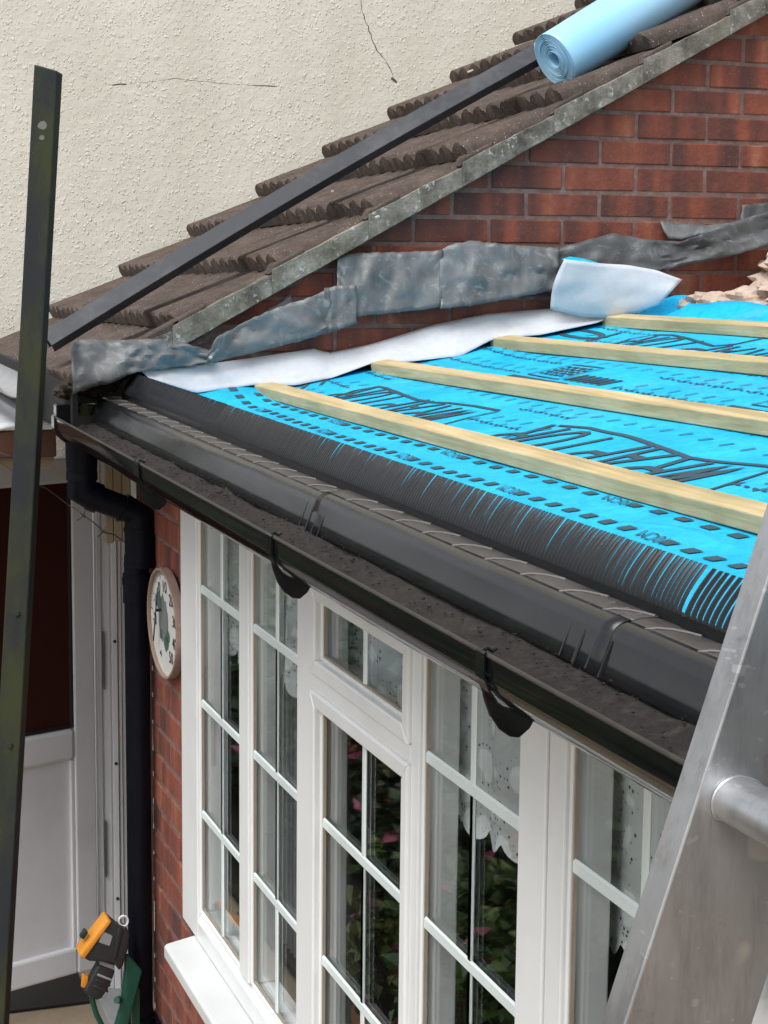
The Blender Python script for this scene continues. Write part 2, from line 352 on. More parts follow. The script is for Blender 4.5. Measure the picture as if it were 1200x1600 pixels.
M = dict(brick=m_brick(), mortar=m_mortar(), render=m_render(), tile=m_tile(), verge=m_verge(), lead=m_lead(), lead_dark=m_lead('lead_weathered', .55),
    blue=m_membrane('blue_membrane', (.0, .36, .66), (.02, .52, .82)), white_mem=m_membrane('white_underside', (.51, .54, .585), (.585, .61, .65), .2),
    wood=m_wood(), black=m_plastic('black_plastic', (.005, .006, .007), .10, (.05, .045, .04), .08, 9, None, .35), tray=m_plastic('dusty_tray_plastic', (.009, .011, .012), .18, (.06, .055, .05), .2, 7, (1, 1.6, 1.6), .4),
    traytop=m_plastic('grained_tray_top', (.050, .046, .042), .34, (.12, .108, .095), .6, 11, None, .5), dustlip=m_plastic('dusty_gutter_wall', (.030, .026, .022), .5, (.085, .072, .06), .7, 14), dustyrib=m_flat('dusty_rib', (.14, .135, .13), .5),
    comb=m_plastic('comb_plastic', (.007, .008, .010), .3, (.03, .03, .03), .15, 14, None, .3), pipe=m_plastic('black_pipe', (.004, .005, .009), .4, (.03, .03, .035), .12, 16, None, .12),
    trim=m_plastic('anthracite_trim', (.030, .033, .040), .30, (.13, .13, .14), .35, 5), upvc=m_upvc(), sash=m_upvc('grey_white_upvc', (.78, .79, .82)), bar=m_upvc('glazing_bar_white', (.70, .78, .77)),
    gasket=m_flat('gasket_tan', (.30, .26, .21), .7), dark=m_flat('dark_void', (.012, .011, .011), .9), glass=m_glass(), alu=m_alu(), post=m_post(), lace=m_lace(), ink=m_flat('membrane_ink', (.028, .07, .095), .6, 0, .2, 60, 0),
    roll=m_roll(), silt=m_silt(), doorglass=m_plastic('reflection_brown_glass', (.055, .019, .015), .08, (.03, .012, .01), .4, 2), steel=m_flat('steel', (.35, .35, .36), .4, .9), wire=m_flat('rusty_wire', (.05, .035, .03), .7, .3),  # door glass: red-brown reflection put into the colour
    orange=m_flat('orange_plastic', (.75, .30, .03), .45, 0, .1), rubber=m_flat('dark_grey_plastic', (.022, .024, .026), .5), green=m_flat('green_plastic', (.01, .075, .05), .4, 0, .2), greyplastic=m_flat('grey_plastic', (.3, .31, .32), .4),
    paving=m_flat('tan_paving', (.27, .215, .15), .9, 0, .3, 9, .4), beige=m_flat('weathered_board', (.30, .25, .16), .7, 0, .3, 6), brownboard=m_flat('brown_fascia', (.075, .03, .018), .55, 0, .35, 12), dialw=m_flat('dial_enamel', (.62, .62, .60), .4, 0, .16, 14), dialrim=m_flat('dial_rim', (.27, .19, .155), .6, 0, .3, 20),
    dialgrey=m_flat('dial_picture_grey', (.16, .175, .17), .6, 0, .4, 60), dialgreen=m_flat('dial_picture_green', (.06, .11, .095), .6, 0, .35, 60), blackprint=m_flat('black_print', (.02, .02, .022), .5),
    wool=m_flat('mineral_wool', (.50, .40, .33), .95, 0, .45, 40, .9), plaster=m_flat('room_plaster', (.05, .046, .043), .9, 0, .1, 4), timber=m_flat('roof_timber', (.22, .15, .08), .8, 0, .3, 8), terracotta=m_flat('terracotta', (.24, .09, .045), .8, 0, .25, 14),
    leaf=m_foliage('leaf_green', (.035, .075, .018), (.085, .14, .03)), leaf2=m_foliage('leaf_dark', (.018, .045, .018), (.04, .08, .03)), pink=m_foliage('pink_petal', (.30, .05, .11), (.36, .09, .17)), yellowleaf=m_foliage('leaf_yellow', (.16, .17, .03), (.10, .14, .025)),
    bark=m_flat('bark', (.06, .045, .03), .9), fence=m_flat('sky_block_fence_dark', (.035, .024, .018), .85, 0, .4, 5), polycarb=m_upvc('canopy_sheet', (.72, .74, .78)), soil=m_flat('soil', (.03, .022, .016), .95))

# ================================================================== SETTING
g = MB(); g.box(-40, 40, -40, 40, -.2, 0); struct(g.build('ground', M['paving']))

# ---- cream rendered wall of the house behind
WX = -2.45
rw = thing('rendered_wall', 'cream textured render wall of the house behind the tiled roof', 'wall', (WX-.15, 2.6, 0))
MB().box(WX-.3, WX, -.75, 6, 0, 7).build('render_face', M['render'], rw)
crk = m_flat('crack_shadow', (.10, .09, .07), .9, 0, .3, 40, 0)
def crack(pts, w, seed):
    r = random.Random(seed); b = MB(); P = []
    for (u0, v0), (u1, v1) in zip(pts[:-1], pts[1:]):
        n = max(2, int(math.hypot(u1-u0, v1-v0)/5))
        for i in range(n): P.append((u0+(u1-u0)*i/n+r.uniform(-1, 1), v0+(v1-v0)*i/n+r.uniform(-1, 1)))
    P.append(pts[-1]); Q = [atx(u, v, WX+.0006) for u, v in P]; n = len(Q)
    L = []; Rr = []
    for i, q in enumerate(Q):
        t = (Q[min(i+1, n-1)]-Q[max(i-1, 0)]).normalized(); pn = Vector((1, 0, 0)).cross(t)
        ww = w*(.35+r.random()*.9)*(.4+.6*math.sin(math.pi*min(1, (i+1)/(n+1))))
        L.append(q+pn*ww); Rr.append(q-pn*ww)
    b.grid([L, Rr]); b.build('crack', crk, rw, recalc=False)
crack([(563, -5), (566, 20), (575, 42), (581, 60), (590, 80), (606, 100), (617, 126)], .0022, 1)
crack([(160, 131), (178, 133), (195, 131), (235, 128), (270, 122), (300, 125), (340, 130), (390, 133), (438, 135)], .0008, 2)
crack([(176, 132), (198, 132)], .003, 8); crack([(395, 133), (432, 135)], .002, 9); crack([(611, 122), (620, 129)], .005, 10)
crack([(1, 12), (-20, 40)], .001, 3)

# ---- brick helper
BL, BH, BD = .215, .065, .10
def brick_mesh(poly, name='brick'):
    # poly: (a,b) loop in brick-local face coordinates (a along, b up), face at y=0, body to +y
    b = MB(); n = len(poly)
    b.prism([Vector((a, 0, c)) for a, c in poly], Vector((0, BD-.002, 0)))
    return b.mesh(name, M['brick'], bevel=.0035, seg=1)
def wonky(r, w=BL, h=BH):
    j = lambda: r.uniform(-.0016, .0016)
    return brick_mesh([(-w/2+j(), -h/2+j()), (w/2+j(), -h/2+j()), (w/2+j(), h/2+j()), (-w/2+j(), h/2+j())])
rb = random.Random(3)
FULL = [wonky(rb) for _ in range(6)]; HALF = [wonky(rb, .1025) for _ in range(4)]
def put_brick(me, loc, rotz, parent):
    o = link('brick', me, parent); o.location = Vector(loc)-origin(parent); o.rotation_euler = (0, 0, rotz); return o

# ---- brick gable (face x = 0)
gw = thing('gable_wall', 'red brick gable wall under the sloping tiled verge', 'wall', (-.06, 1.3, 0))
vz = lambda y: 2.60+.545*y                                  # underside of the verge
MB().prism([(-.11, .112, 0), (-.11, 3.3, 0), (-.11, 3.3, vz(3.3)-.01), (-.11, .112, vz(.112)-.01)], (.1062, 0, 0)).build('mortar', M['mortar'], gw)
def clip(poly, f):
    out = []
    for i in range(len(poly)):
        p, q = poly[i], poly[(i+1) % len(poly)]; fp, fq = f(p), f(q)
        if fp >= 0: out.append(p)
        if fp*fq < 0: t = fp/(fp-fq); out.append((p[0]+(q[0]-p[0])*t, p[1]+(q[1]-p[1])*t))
    return out
for r in range(-8, 12):
    zc = 2.9747+.075*r+.0375
    y0 = 1.4037+(.1125 if r % 2 == 0 else 0)-.225*7
    for i in range(16):
        yc = y0+.225*i+.1125
        if yc > 2.75 or yc < .225 or zc+.04 < 2.40+.176*yc: continue
        h = .0325; w = .1075
        if vz(yc-w) < zc-h and vz(yc+w) < zc-h+.012: continue
        jx = rb.uniform(-.0025, .0015)
        if vz(yc-w) > zc+h: put_brick(rb.choice(FULL), (jx, yc, zc), math.pi/2, gw)
        else:
            poly = clip([(-w, -h), (w, -h), (w, h), (-w, h)], lambda p: vz(yc+p[0])-(zc+p[1]))
            if len(poly) >= 3: put_brick(brick_mesh(poly), (jx, yc, zc), math.pi/2, gw)
# rotation by +90deg maps local x->+y and local +y->-x, so the face looks to +x

# ---- front window wall (face y = 0)
WL, WR, WB, WT = .345, 4.1, 1.165, 2.31
fw = thing('front_wall', 'red brick front wall beside and below the white window', 'wall', (2.1, .06, 0))
c = MB()
c.box(-.0715, WL-.002, .0042, .11, 0, 2.36); c.box(WL-.002, WR+.002, .0042, .11, 0, WB-.03); c.box(WR+.002, 4.4, .0042, .11, 0, 2.36); c.box(WL-.002, WR+.002, .0042, .11, WT+.004, 2.36)
c.build('mortar', M['mortar'], fw)
fieldb = MB()
for r in range(0, 32):
    zc = .0375+.075*r+.012
    off = 0 if r % 2 == 0 else .1125
    spans = [(-.07, WL)] if zc > WB-.035 else [(-.07, 4.4)]
    if zc > WB-.035 and zc < 2.34: spans.append((WR, 4.4))
    if zc > 2.33: continue
    for (a, b_) in spans:
        x = a - off
        while x < b_-.02:
            xa, xb = max(x, a), min(x+BL, b_-.006)
            if xb-xa > .03:
                near = xb < 1.05 and zc > .45
                if near:
                    me = rb.choice(FULL) if abs(xb-xa-BL) < .002 else (rb.choice(HALF) if abs(xb-xa-.1025) < .003 else wonky(rb, xb-xa))
                    put_brick(me, ((xa+xb)/2, rb.uniform(-.001, .003), zc), 0, fw)
                else: fieldb.box(xa, xb, 0, .1, zc-BH/2, zc+BH/2)
            x += .225
stuff(fieldb.build('brick_field', M['brick'], fw))

# ---- the room behind the window, dark inside
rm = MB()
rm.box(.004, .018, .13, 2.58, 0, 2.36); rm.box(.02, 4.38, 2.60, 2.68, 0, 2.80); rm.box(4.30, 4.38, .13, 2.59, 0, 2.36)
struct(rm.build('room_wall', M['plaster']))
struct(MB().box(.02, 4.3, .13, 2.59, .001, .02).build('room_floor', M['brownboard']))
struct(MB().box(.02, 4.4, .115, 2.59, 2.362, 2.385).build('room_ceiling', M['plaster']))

# ---- front wall of the tiled wing with its doorway
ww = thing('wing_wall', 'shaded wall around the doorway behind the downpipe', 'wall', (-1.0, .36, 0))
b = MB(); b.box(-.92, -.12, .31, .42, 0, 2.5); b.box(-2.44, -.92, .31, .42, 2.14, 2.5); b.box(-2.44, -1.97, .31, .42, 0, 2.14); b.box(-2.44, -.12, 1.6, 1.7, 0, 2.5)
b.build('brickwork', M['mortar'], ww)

# ================================================================== TILED ROOF
SL = Vector((0, .866, .5)); 
def tp(k, x):                                                  # top of the nose of course k at x
    t = (x+.25)/(-2.15)
    return Vector((x, .052+.271*k+t*(.082-.001*k), 2.716+.1562*k+t*(-.028)))
es = (tp(4, -1)-tp(0, -1)).normalized(); ex = (tp(0, 0)-tp(0, -2)).normalized(); ex = (ex-es*ex.dot(es)).normalized(); en = ex.cross(es)
GA = (tp(4, -1)-tp(0, -1)).length/4
TRM = Matrix((ex, es, en)).transposed()
ROLL = .111; TW = ROLL*3
def tile_mesh(seed):
    r = random.Random(seed); b = MB(); prof = []
    N = 8
    for q in range(3):
        for i in range(N):
            t = i/N; a = (q+t)*ROLL
            h = .028*abs(math.sin(math.pi*t))**.6
            prof.append((a, h))
    prof.append((TW-.003, 0))
    ss = [0, .004, GA*.35, GA*.7, GA+.035]
    drop = lambda s: -.050*s/GA
    vs = []; n = len(prof)
    for si, s in enumerate(ss):
        for (a, h) in prof:
            e = .005*nz(a*30+seed*7, s*20, seed)+.002*nz(a*90, s*60, seed)
            hh = h*(.82 if si == 0 else 1)
            vs.append(Vector((a, s+(e if si == 0 else 0), hh-.036+drop(s)+e*.5)))
    fs = []
    for i in range(len(ss)-1):
        for j in range(n-1): fs.append((i*n+j, i*n+j+1, (i+1)*n+j+1, (i+1)*n+j))
    B = len(vs)                                                   # flat underside
    for s in (0, GA+.035):
        for (a, h) in prof: vs.append(Vector((a, s, -.060+drop(s))))
    for j in range(n-1): fs.append((j+1, j, B+j, B+j+1)); fs.append((B+j, B+n+j, B+n+j+1, B+j+1)); fs.append(((len(ss)-1)*n+j, (len(ss)-1)*n+j+1, B+n+j+1, B+n+j))
    fs.append((0, B, B+n, (len(ss)-1)*n, 3*n, 2*n, n)); fs.append((n-1, 2*n-1, 3*n-1, 4*n-1, 5*n-1, B+2*n-1, B+n-1))
    b.add(vs, fs); return b.mesh('tile', M['tile'], smooth=45)
tr = thing('tiled_roof', 'brown concrete roll tile roof sloping up beside the cream wall', 'roof', (-1.1, 0, 2.4))
TM = [tile_mesh(i) for i in range(5)]
for k in range(-1, 11):
    for j in range(7):
        x0 = .035-TW*(j+1)
        o = link('tile', rb.choice(TM), tr)
        p = tp(k, 0)+ex*(x0)+en*rb.uniform(-.003, .004)+es*rb.uniform(-.004, .004)
        R3 = TRM @ Matrix.Rotation(rb.uniform(-.006, .006), 3, 'Z')
        m4 = R3.to_4x4(); m4.translation = p-origin(tr); o.matrix_local = m4
b = MB()
q0 = tp(-1, -.13)+es*.05-en*.075; L_ = es*(GA*12)
b.prism([q0, q0+ex*-2.15, q0+ex*-2.15+L_, q0+L_], -en*.04); b.build('light_block_deck', M['dark'], tr)  # unseen dark slab added under the tiles to block light
# verge: cement undercloak pieces and mortar bedding under the tile edges
def vp(y, d=0, x=.048): return Vector((x, y, 2.603+.5445*y+d))
yk = [.052+.271*k+.008 for k in range(-1, 11)]
rv = random.Random(5)
for k in range(len(yk)-1):
    a, c_ = yk[k]-.02, yk[k+1]-.0203
    if c_ < .0: continue
    a = max(a, -.03)
    n = 8; top = []; bot = []
    for i in range(n+1):
        y = a+(c_-a)*i/n
        bot.append(vp(y, -.012+.003*nz(y*12, 3.1))); top.append(vp(y, .042+.014*(1-i/n)+.003*nz(y*14, 8.7)))
    MB().prism(bot+top[::-1], (-.05, 0, 0)).build('verge_strip', M['verge'], tr, bevel=.0012, seg=1)
    b = MB(); e0 = vp(a-.01, .058, .046); e1 = vp(a+.085, .049, .046)             # broken mortar lump at each step
    b.prism([e0+Vector((0, 0, -.012)), e1+Vector((0, .006, -.010)), e1+Vector((0, .004, .018)), e0+Vector((0, .012, .016))], (-.05, 0, 0)); b.build('mortar_fillet', M['tile'], tr, bevel=.004, seg=1)
# crumbling bedding at the eave corner
def lump(name, cx, cy, cz, sx, sy, sz, mat, parent, seed, n=12, amp=.35):
    b = MB(); P = []
    for i in range(n+1):
        th = math.pi*i/n; row = []
        for j in range(2*n+1):
            ph = 2*math.pi*(j % (2*n))/(2*n); d = Vector((math.sin(th)*math.cos(ph), math.sin(th)*math.sin(ph), math.cos(th)))
            q = 1+amp*mnoise.noise(d*2.3+Vector((seed, 0, 0)))+amp*.5*mnoise.noise(d*6+Vector((0, seed, 0)))
            row.append(Vector((cx+d.x*sx*q, cy+d.y*sy*q, cz+d.z*sz*q)))
        P.append(row)
    b.grid(P); return b.build(name, mat, parent, smooth=30)
for i, (y, z, s) in enumerate([(-.20, 2.515, .032), (-.15, 2.512, .034), (-.11, 2.52, .026), (-.225, 2.50, .022)]):
    lump('mortar_bedding', -.06-.01*i, y, z, .05, s*1.2, s*.8, M['soil'], tr, 3.3*i)
b = MB(); b.box(-2.3, -.02, -.20, .30, 2.40, 2.44); b.box(-2.3, -.02, -.215, -.20, 2.39, 2.52); b.build('eave_board', M['dark'], tr)

# ================================================================== EXTENSION ROOF
TAN = .1763
def zr(y):
    base = 2.491+(y-.271)*TAN
    if y < .10:
        t = min(1, (.10-y)/.18); base = base*(1-t)+(2.487+.0*(y))*t if t < 1 else 2.487
    return base
def hm(x, y):                                                     # membrane height with slack and wrinkles
    w = .005*nz(x*2.1, y*4.0, 1.7)+.0016*nz(x*6, y*5, 4.2)
    bat = min(abs(y-(a+s*x)-.025) for a, s in BAT)
    lf_ = max(0, 1-max(0, x-.02)/.34)**2*(.05 if y < .22 else .05*max(.25, 1-(y-.22)/.12)); w += .0035*math.sin((x+.35*y)*10.5)*nz(x*1.3, y*2.2, 8)
    return zr(y)+max(-.002, w*min(1, bat/.08))+.002+lf_
BAT = [(.258, .0143), (.578, .05), (.935, .065), (1.27, .06)]
er = thing('light_block_deck', 'rafters of the extension roof under the blue membrane, boarding added to block light', 'roof', (2.2, 1.2, 2.4))
b = MB(); b.sweep([(-.07, 2.44), (-.07, zr(-.07)-.012), (.02, zr(.02)-.012), (.10, zr(.10)-.012), (1.52, zr(1.52)-.012), (1.52, zr(1.52)-.06), (.1, zr(.1)-.055)], .012, 4.4); b.build('light_block_boarding', M['timber'], er)  # boarding added under the membrane to keep light out of the room
for i in range(8):
    xr = .05+.6*i; b = MB(); b.prism([(xr, .14, 2.39), (xr, 3.2, zr(3.2)-.16), (xr, 3.2, zr(3.2)-.062), (xr, .14, zr(.14)-.062)], (.047, 0, 0)); b.build('rafter', M['timber'], er)
b = MB(); b.prism([(.012, 1.53, zr(1.53)-.13), (.012, 3.2, zr(3.2)-.13), (.012, 3.2, zr(3.2)-.11), (.012, 1.53, zr(1.53)-.11)], (4.388, 0, 0)); b.build('ceiling_board', M['plaster'], er)

# ---- blue membrane
mem = tag(link('roof_membrane', None), 'bright blue roofing membrane with dark printed lettering under the timber battens', 'membrane'); mem.location = (2.2, .8, 2.45)
XS = [.03+4.37*i/150 for i in range(151)]
def medge(x): return 1.60+.07*math.sin(x*5.5+2.2)+.05*nz(x*2.2, 9.1)-.10*math.exp(-((x-.2)/.16)**2)
P = []
for x in XS:
    row = []; ye = medge(x)
    for j in range(61):
        y = -.062+(ye+.062)*j/60; z = hm(x, y)
        lift = max(0, (y-ye+.14)/.14); z += .03*lift**2*(1+nz(x*4, 2.2))
        row.append(Vector((x, y, z)))
    P.append(row)
b = MB(); b.grid(P)
mo = b.build('sheet', M['blue'], mem, recalc=False, smooth=True)
sm = mo.modifiers.new('s', 'SOLIDIFY'); sm.thickness = .0012; sm.offset = 1
# printing on the sheet: thin ink films that follow the sheet
RN = Vector((0, -TAN, 1)).normalized(); RP = Vector((0, .271, 2.493))
def rpt(u, v): p = atp(u, v, RP, RN); return (p.x, p.y)
INK = .0021
def ink_poly(b, pts):                                             # pts: (x,y) loop
    b.add([Vector((x, y, hm(x, y)+INK)) for x, y in pts], [tuple(range(len(pts)))])
def ink_line(b, pts, w, w1=None):
    Q = [pts[0]]
    for p, q in zip(pts[:-1], pts[1:]):
        n = max(1, int(math.hypot(q[0]-p[0], q[1]-p[1])/.03))
        Q += [(p[0]+(q[0]-p[0])*i/n, p[1]+(q[1]-p[1])*i/n) for i in range(1, n+1)]
    L = []; R_ = []
    for i, q in enumerate(Q):
        a = Q[max(i-1, 0)]; c = Q[min(i+1, len(Q)-1)]; tx, ty = c[0]-a[0], c[1]-a[1]; l = math.hypot(tx, ty) or 1
        ww = w if w1 is None else w+(w1-w)*i/(len(Q)-1)
        L.append((q[0]-ty/l*ww/2, q[1]+tx/l*ww/2)); R_.append((q[0]+ty/l*ww/2, q[1]-tx/l*ww/2))
    b.grid([[Vector((x, y, hm(x, y)+INK)) for x, y in L], [Vector((x, y, hm(x, y)+INK)) for x, y in R_]])
def text_mesh(txt, bold=.0, shear=0.0, spacing=1.0):
    cu = bpy.data.curves.new('txt', 'FONT'); cu.body = txt; cu.size = 1.0; cu.shear = shear; cu.offset = bold; cu.space_character = spacing; cu.resolution_u = 3; cu.fill_mode = 'FRONT' if False else cu.fill_mode
    ob = bpy.data.objects.new('txt', cu); sc.collection.objects.link(ob); bpy.context.view_layer.update()
    me = bpy.data.meshes.new_from_object(ob.evaluated_get(bpy.context.evaluated_depsgraph_get()))
    vs = [v.co.copy() for v in me.vertices]; fs = [tuple(p.vertices) for p in me.polygons]
    bpy.data.objects.remove(ob); bpy.data.curves.remove(cu); bpy.data.meshes.remove(me)
    x0 = min(v.x for v in vs); x1 = max(v.x for v in vs); y0 = min(v.y for v in vs); y1 = max(v.y for v in vs)
    return [((v.x-x0)/(x1-x0), (v.y-y0)/(y1-y0)) for v in vs], fs
CMT = text_mesh('10CM', .0, .0)
def ink_text(b, T, xa, xb, ya, yb, arch=0.0, slant=0.0):          # reads from xa (near) to xb (far), upside down from the eaves: foot at ya, head at yb
    vs, fs = T
    def mp(s, t):
        x = xa+(xb-xa)*s+slant*t; y = ya+(yb-ya)*t*(1-arch*.35*math.sin(math.pi*s))+arch*.06*math.sin(2*math.pi*s)
        return Vector((x, y, hm(x, y)+INK))
    b.add([mp(s, t) for s, t in vs], fs)
GLY = {'W': [[(0, 1), (.24, 0), (.5, .72), (.76, 0), (1, 1)]], 'R': [[(0, 0), (0, 1), (.68, 1), (.92, .86), (.92, .62), (.68, .48), (0, .48)], [(.42, .48), (.95, 0)]], 'A': [[(0, 0), (.5, 1), (1, 0)], [(.2, .33), (.8, .33)]],
       'P': [[(0, 0), (0, 1), (.68, 1), (.94, .85), (.94, .60), (.68, .45), (0, .45)]], 'T': [[(.5, 0), (.5, 1)], [(0, 1), (1, 1)]], 'O': [[(.5+.5*math.cos(2*math.pi*q/16), .5+.5*math.sin(2*math.pi*q/16)) for q in range(17)]]}
def ink_word(b, word, xa, xb, ya, yb, w=.0185, slant=-.045, gap=.30):
    pitch = (xb-xa)/(len(word)-gap); n_ = 0
    for i_, ch in enumerate(word):
        for st in GLY[ch]:
            ink_line(b, [(xa+pitch*(i_+(1-gap)*s_)+slant*t_, ya+(yb-ya)*t_) for s_, t_ in st], w)
def ink_obj(b, name): return b.build(name, M['ink'], mem, recalc=False)
def px_line(b, px, w): ink_line(b, [rpt(u, v) for u, v in px], w)
# large logos
b = MB(); ink_word(b, 'WRAPTOR', 2.19, 1.42, .515, .335)
px_line(b, [(873, 667), (920, 670), (975, 683), (1020, 698), (1075, 715), (1130, 722), (1200, 729), (1215, 731)], .013)
px_line(b, [(1215, 733), (1150, 752), (1100, 768), (1050, 785)], .009); px_line(b, [(770, 690), (815, 678), (862, 671)], .007); ink_obj(b, 'printed_logo')
b = MB(); ink_word(b, 'WRAPTOR', 1.06, .36, .500, .325, .016)
px_line(b, [(522, 621), (555, 611), (590, 605), (602, 607), (622, 614), (650, 625), (676, 629), (700, 629), (742, 634), (780, 641)], .012)
px_line(b, [(780, 642), (735, 652), (690, 664)], .009); ink_obj(b, 'printed_logo')
b = MB(); px_line(b, [(508, 588), (520, 590), (534, 594)], .016); px_line(b, [(470, 612), (495, 598), (515, 595), (500, 606)], .010); px_line(b, [(455, 610), (480, 600), (505, 590)], .008); ink_obj(b, 'printed_logo')
b = MB(); ink_word(b, 'WRAPTOR', 1.20, .48, 1.235, 1.09, .015)
px_line(b, [(945, 545), (985, 531), (1020, 525), (1050, 526), (1085, 535), (1115, 541), (1150, 538), (1200, 528)], .012); ink_obj(b, 'printed_logo')
b = MB(); ring = [(0.02+.12*math.cos(a), 1.17+.035*math.sin(a)) for a in [2*math.pi*i/24 for i in range(25)]]
ink_line(b, [(x+.13, y) for x, y in ring], .02); ink_line(b, [(.30, 1.10), (.26, 1.24)], .016); ink_obj(b, 'printed_logo')
b = MB(); ink_word(b, 'WRAPTOR', 2.5, 1.7, 1.235, 1.10, .015); ink_line(b, [(1.5, 1.26), (1.9, 1.27), (2.3, 1.255), (2.7, 1.26)], .012); ink_obj(b, 'printed_logo')
# instruction panels
def panel(xa, xb, y0, y1):
    b = MB(); r = random.Random(int(xa*100))
    ink_line(b, [(xa, y0), (xb, y0), (xb, y1), (xa, y1), (xa, y0)], .006)
    ink_poly(b, [(xa-.04, y0-.075), (xb+.12, y0-.075), (xb+.10, y0-.02), (xa-.04, y0-.02)])
    for q in range(5):
        x = xa+.02; y = y0+.02+(y1-y0-.03)*q/5
        while x < xb-.03:
            l = r.uniform(.012, .035); ink_poly(b, [(x, y), (min(xb-.012, x+l), y), (min(xb-.012, x+l), y+.011), (x, y+.011)]); x += l+.009
    for q in range(6):
        x = xb+.02+.035*q; ink_poly(b, [(x, y0+.0), (x+.024, y0+.0), (x+.04, y0+.055), (x+.022, y0+.055)])
    ink_obj(b, 'printed_panel')
panel(.66, .84, .79, .91); panel(1.66, 2.0, .83, .93); panel(2.5, 2.8, .80, .92)
# bold lap marks with 10CM
def lapmarks(y_, x0, x1, pitch, w, h, every, ph, sl=0.0):
    b = MB(); i = 0; x = x0
    while x < x1:
        y = y_+sl*x
        if (i+ph) % every == 0: ink_text(b, CMT, x+pitch*.75, x-pitch*.4, y+h*.7, y-h*.7, 0, .012)
        else: ink_poly(b, [(x-w/2-.004, y-h/2), (x+w/2-.004, y-h/2), (x+w/2+.004, y+h/2), (x-w/2+.004, y+h/2)])
        x += pitch; i += 1
    stuff(ink_obj(b, 'lap_marks'))
lapmarks(.195, .08, 4.3, .066, .03, .02, 8, 4); lapmarks(.243, .15, 4.3, .078, .034, .016, 9, 1, .0143)
lapmarks(1.50, .35, 4.3, .075, .035, .012, 9, 3)
BOX = [(1.38, 2.24, .30, .58), (.28, 1.10, .30, .57), (.40, 1.25, 1.08, 1.29), (.60, 1.12, .70, .93), (1.6, 2.05, .74, .96)]
inbox = lambda x, y: any(a <= x <= c and d <= y <= e for a, c, d, e in BOX)
# fine dashed grid
b = MB(); rd = random.Random(11)
for q in range(20):
    y = .335+.057*q
    if q % 2 == 0:
        x = .1
        while x < 4.3:
            if not inbox(x, y): ink_poly(b, [(x, y), (x+.014, y), (x+.014, y+.0065), (x, y+.0065)])
            x += .027
    x = .1+.05*(q % 3)
    while x < 4.3:
        yy = y+.03+.02*((q*7) % 2)
        if not inbox(x, yy): ink_poly(b, [(x, yy), (x+.007, yy), (x+.017, yy+.026), (x+.010, yy+.026)])
        x += .075
stuff(ink_obj(b, 'printed_dashes'))

# ---- folded membrane edge (white underside up) along the gable
def strip_pts(top, bot, n, m, fn):
    def rs(L, n):
        d = [0]
        for p, q in zip(L[:-1], L[1:]): d.append(d[-1]+math.hypot(q[0]-p[0], q[1]-p[1]))
        out = []
        for i in range(n+1):
            t = d[-1]*i/n; k = 0
            while k < len(d)-2 and d[k+1] < t: k += 1
            f = (t-d[k])/max(1e-9, d[k+1]-d[k]); out.append((L[k][0]+(L[k+1][0]-L[k][0])*f, L[k][1]+(L[k+1][1]-L[k][1])*f, *( [L[k][2]+(L[k+1][2]-L[k][2])*f] if len(L[0]) > 2 else [])))
        return out
    T, B_ = rs(top, n), rs(bot, n); P = []
    for i in range(n+1):
        row = []
        for j in range(m+1):
            f = j/m; u = T[i][0]+(B_[i][0]-T[i][0])*f; v = T[i][1]+(B_[i][1]-T[i][1])*f; x = T[i][2]+(B_[i][2]-T[i][2])*f
            row.append(fn(u, v, x, i/n, f))
        P.append(row)
    return P
def two_sided(P, name, m0, m1, parent, th=.0016):
    b = MB(); b.grid(P); me = b.mesh(name, [m0, m1], recalc=False, smooth=True, off=origin(parent) if parent else Vector((0, 0, 0)))
    o = link(name, me, parent); s = o.modifiers.new('s', 'SOLIDIFY'); s.thickness = th; s.offset = 0; s.material_offset = 1; s.material_offset_rim = 0; return o
fold_fn = lambda u, v, x, s, f: atx(u, v, x+.012*math.sin(f*math.pi)*nz(s*9, f*2, 3)+.004*nz(s*25, f*5))
flap = tag(link('membrane_flap', None), 'white turned-back edge of the membrane lying along the brick gable', 'membrane'); flap.location = (.08, .6, 2.5)
P = strip_pts([(214, 574, .04), (300, 572, .02), (390, 560, .012), (490, 545, .012), (515, 552, .012), (580, 538, .012), (680, 507, .012), (760, 491, .012), (862, 482, .012), (950, 482, .03), (1010, 488, .06)],
              [(232, 590, .075), (262, 600, .075), (306, 614, .065), (352, 607, .06), (400, 601, .075), (462, 602, .10), (520, 590, .09), (585, 566, .085), (640, 565, .10), (720, 556, .115), (770, 530, .085), (845, 523, .10), (930, 505, .10), (968, 491, .085), (1008, 489, .085)], 90, 8, fold_fn)
two_sided(P, 'folded_edge', M['white_mem'], M['blue'], flap)
P = strip_pts([(214, 574, .04), (225, 582, .045), (232, 590, .06)], [(218, 576, .05), (236, 590, .07), (262, 601, .072)], 8, 3, fold_fn)
two_sided(P, 'blue_corner', M['blue'], M['white_mem'], flap)
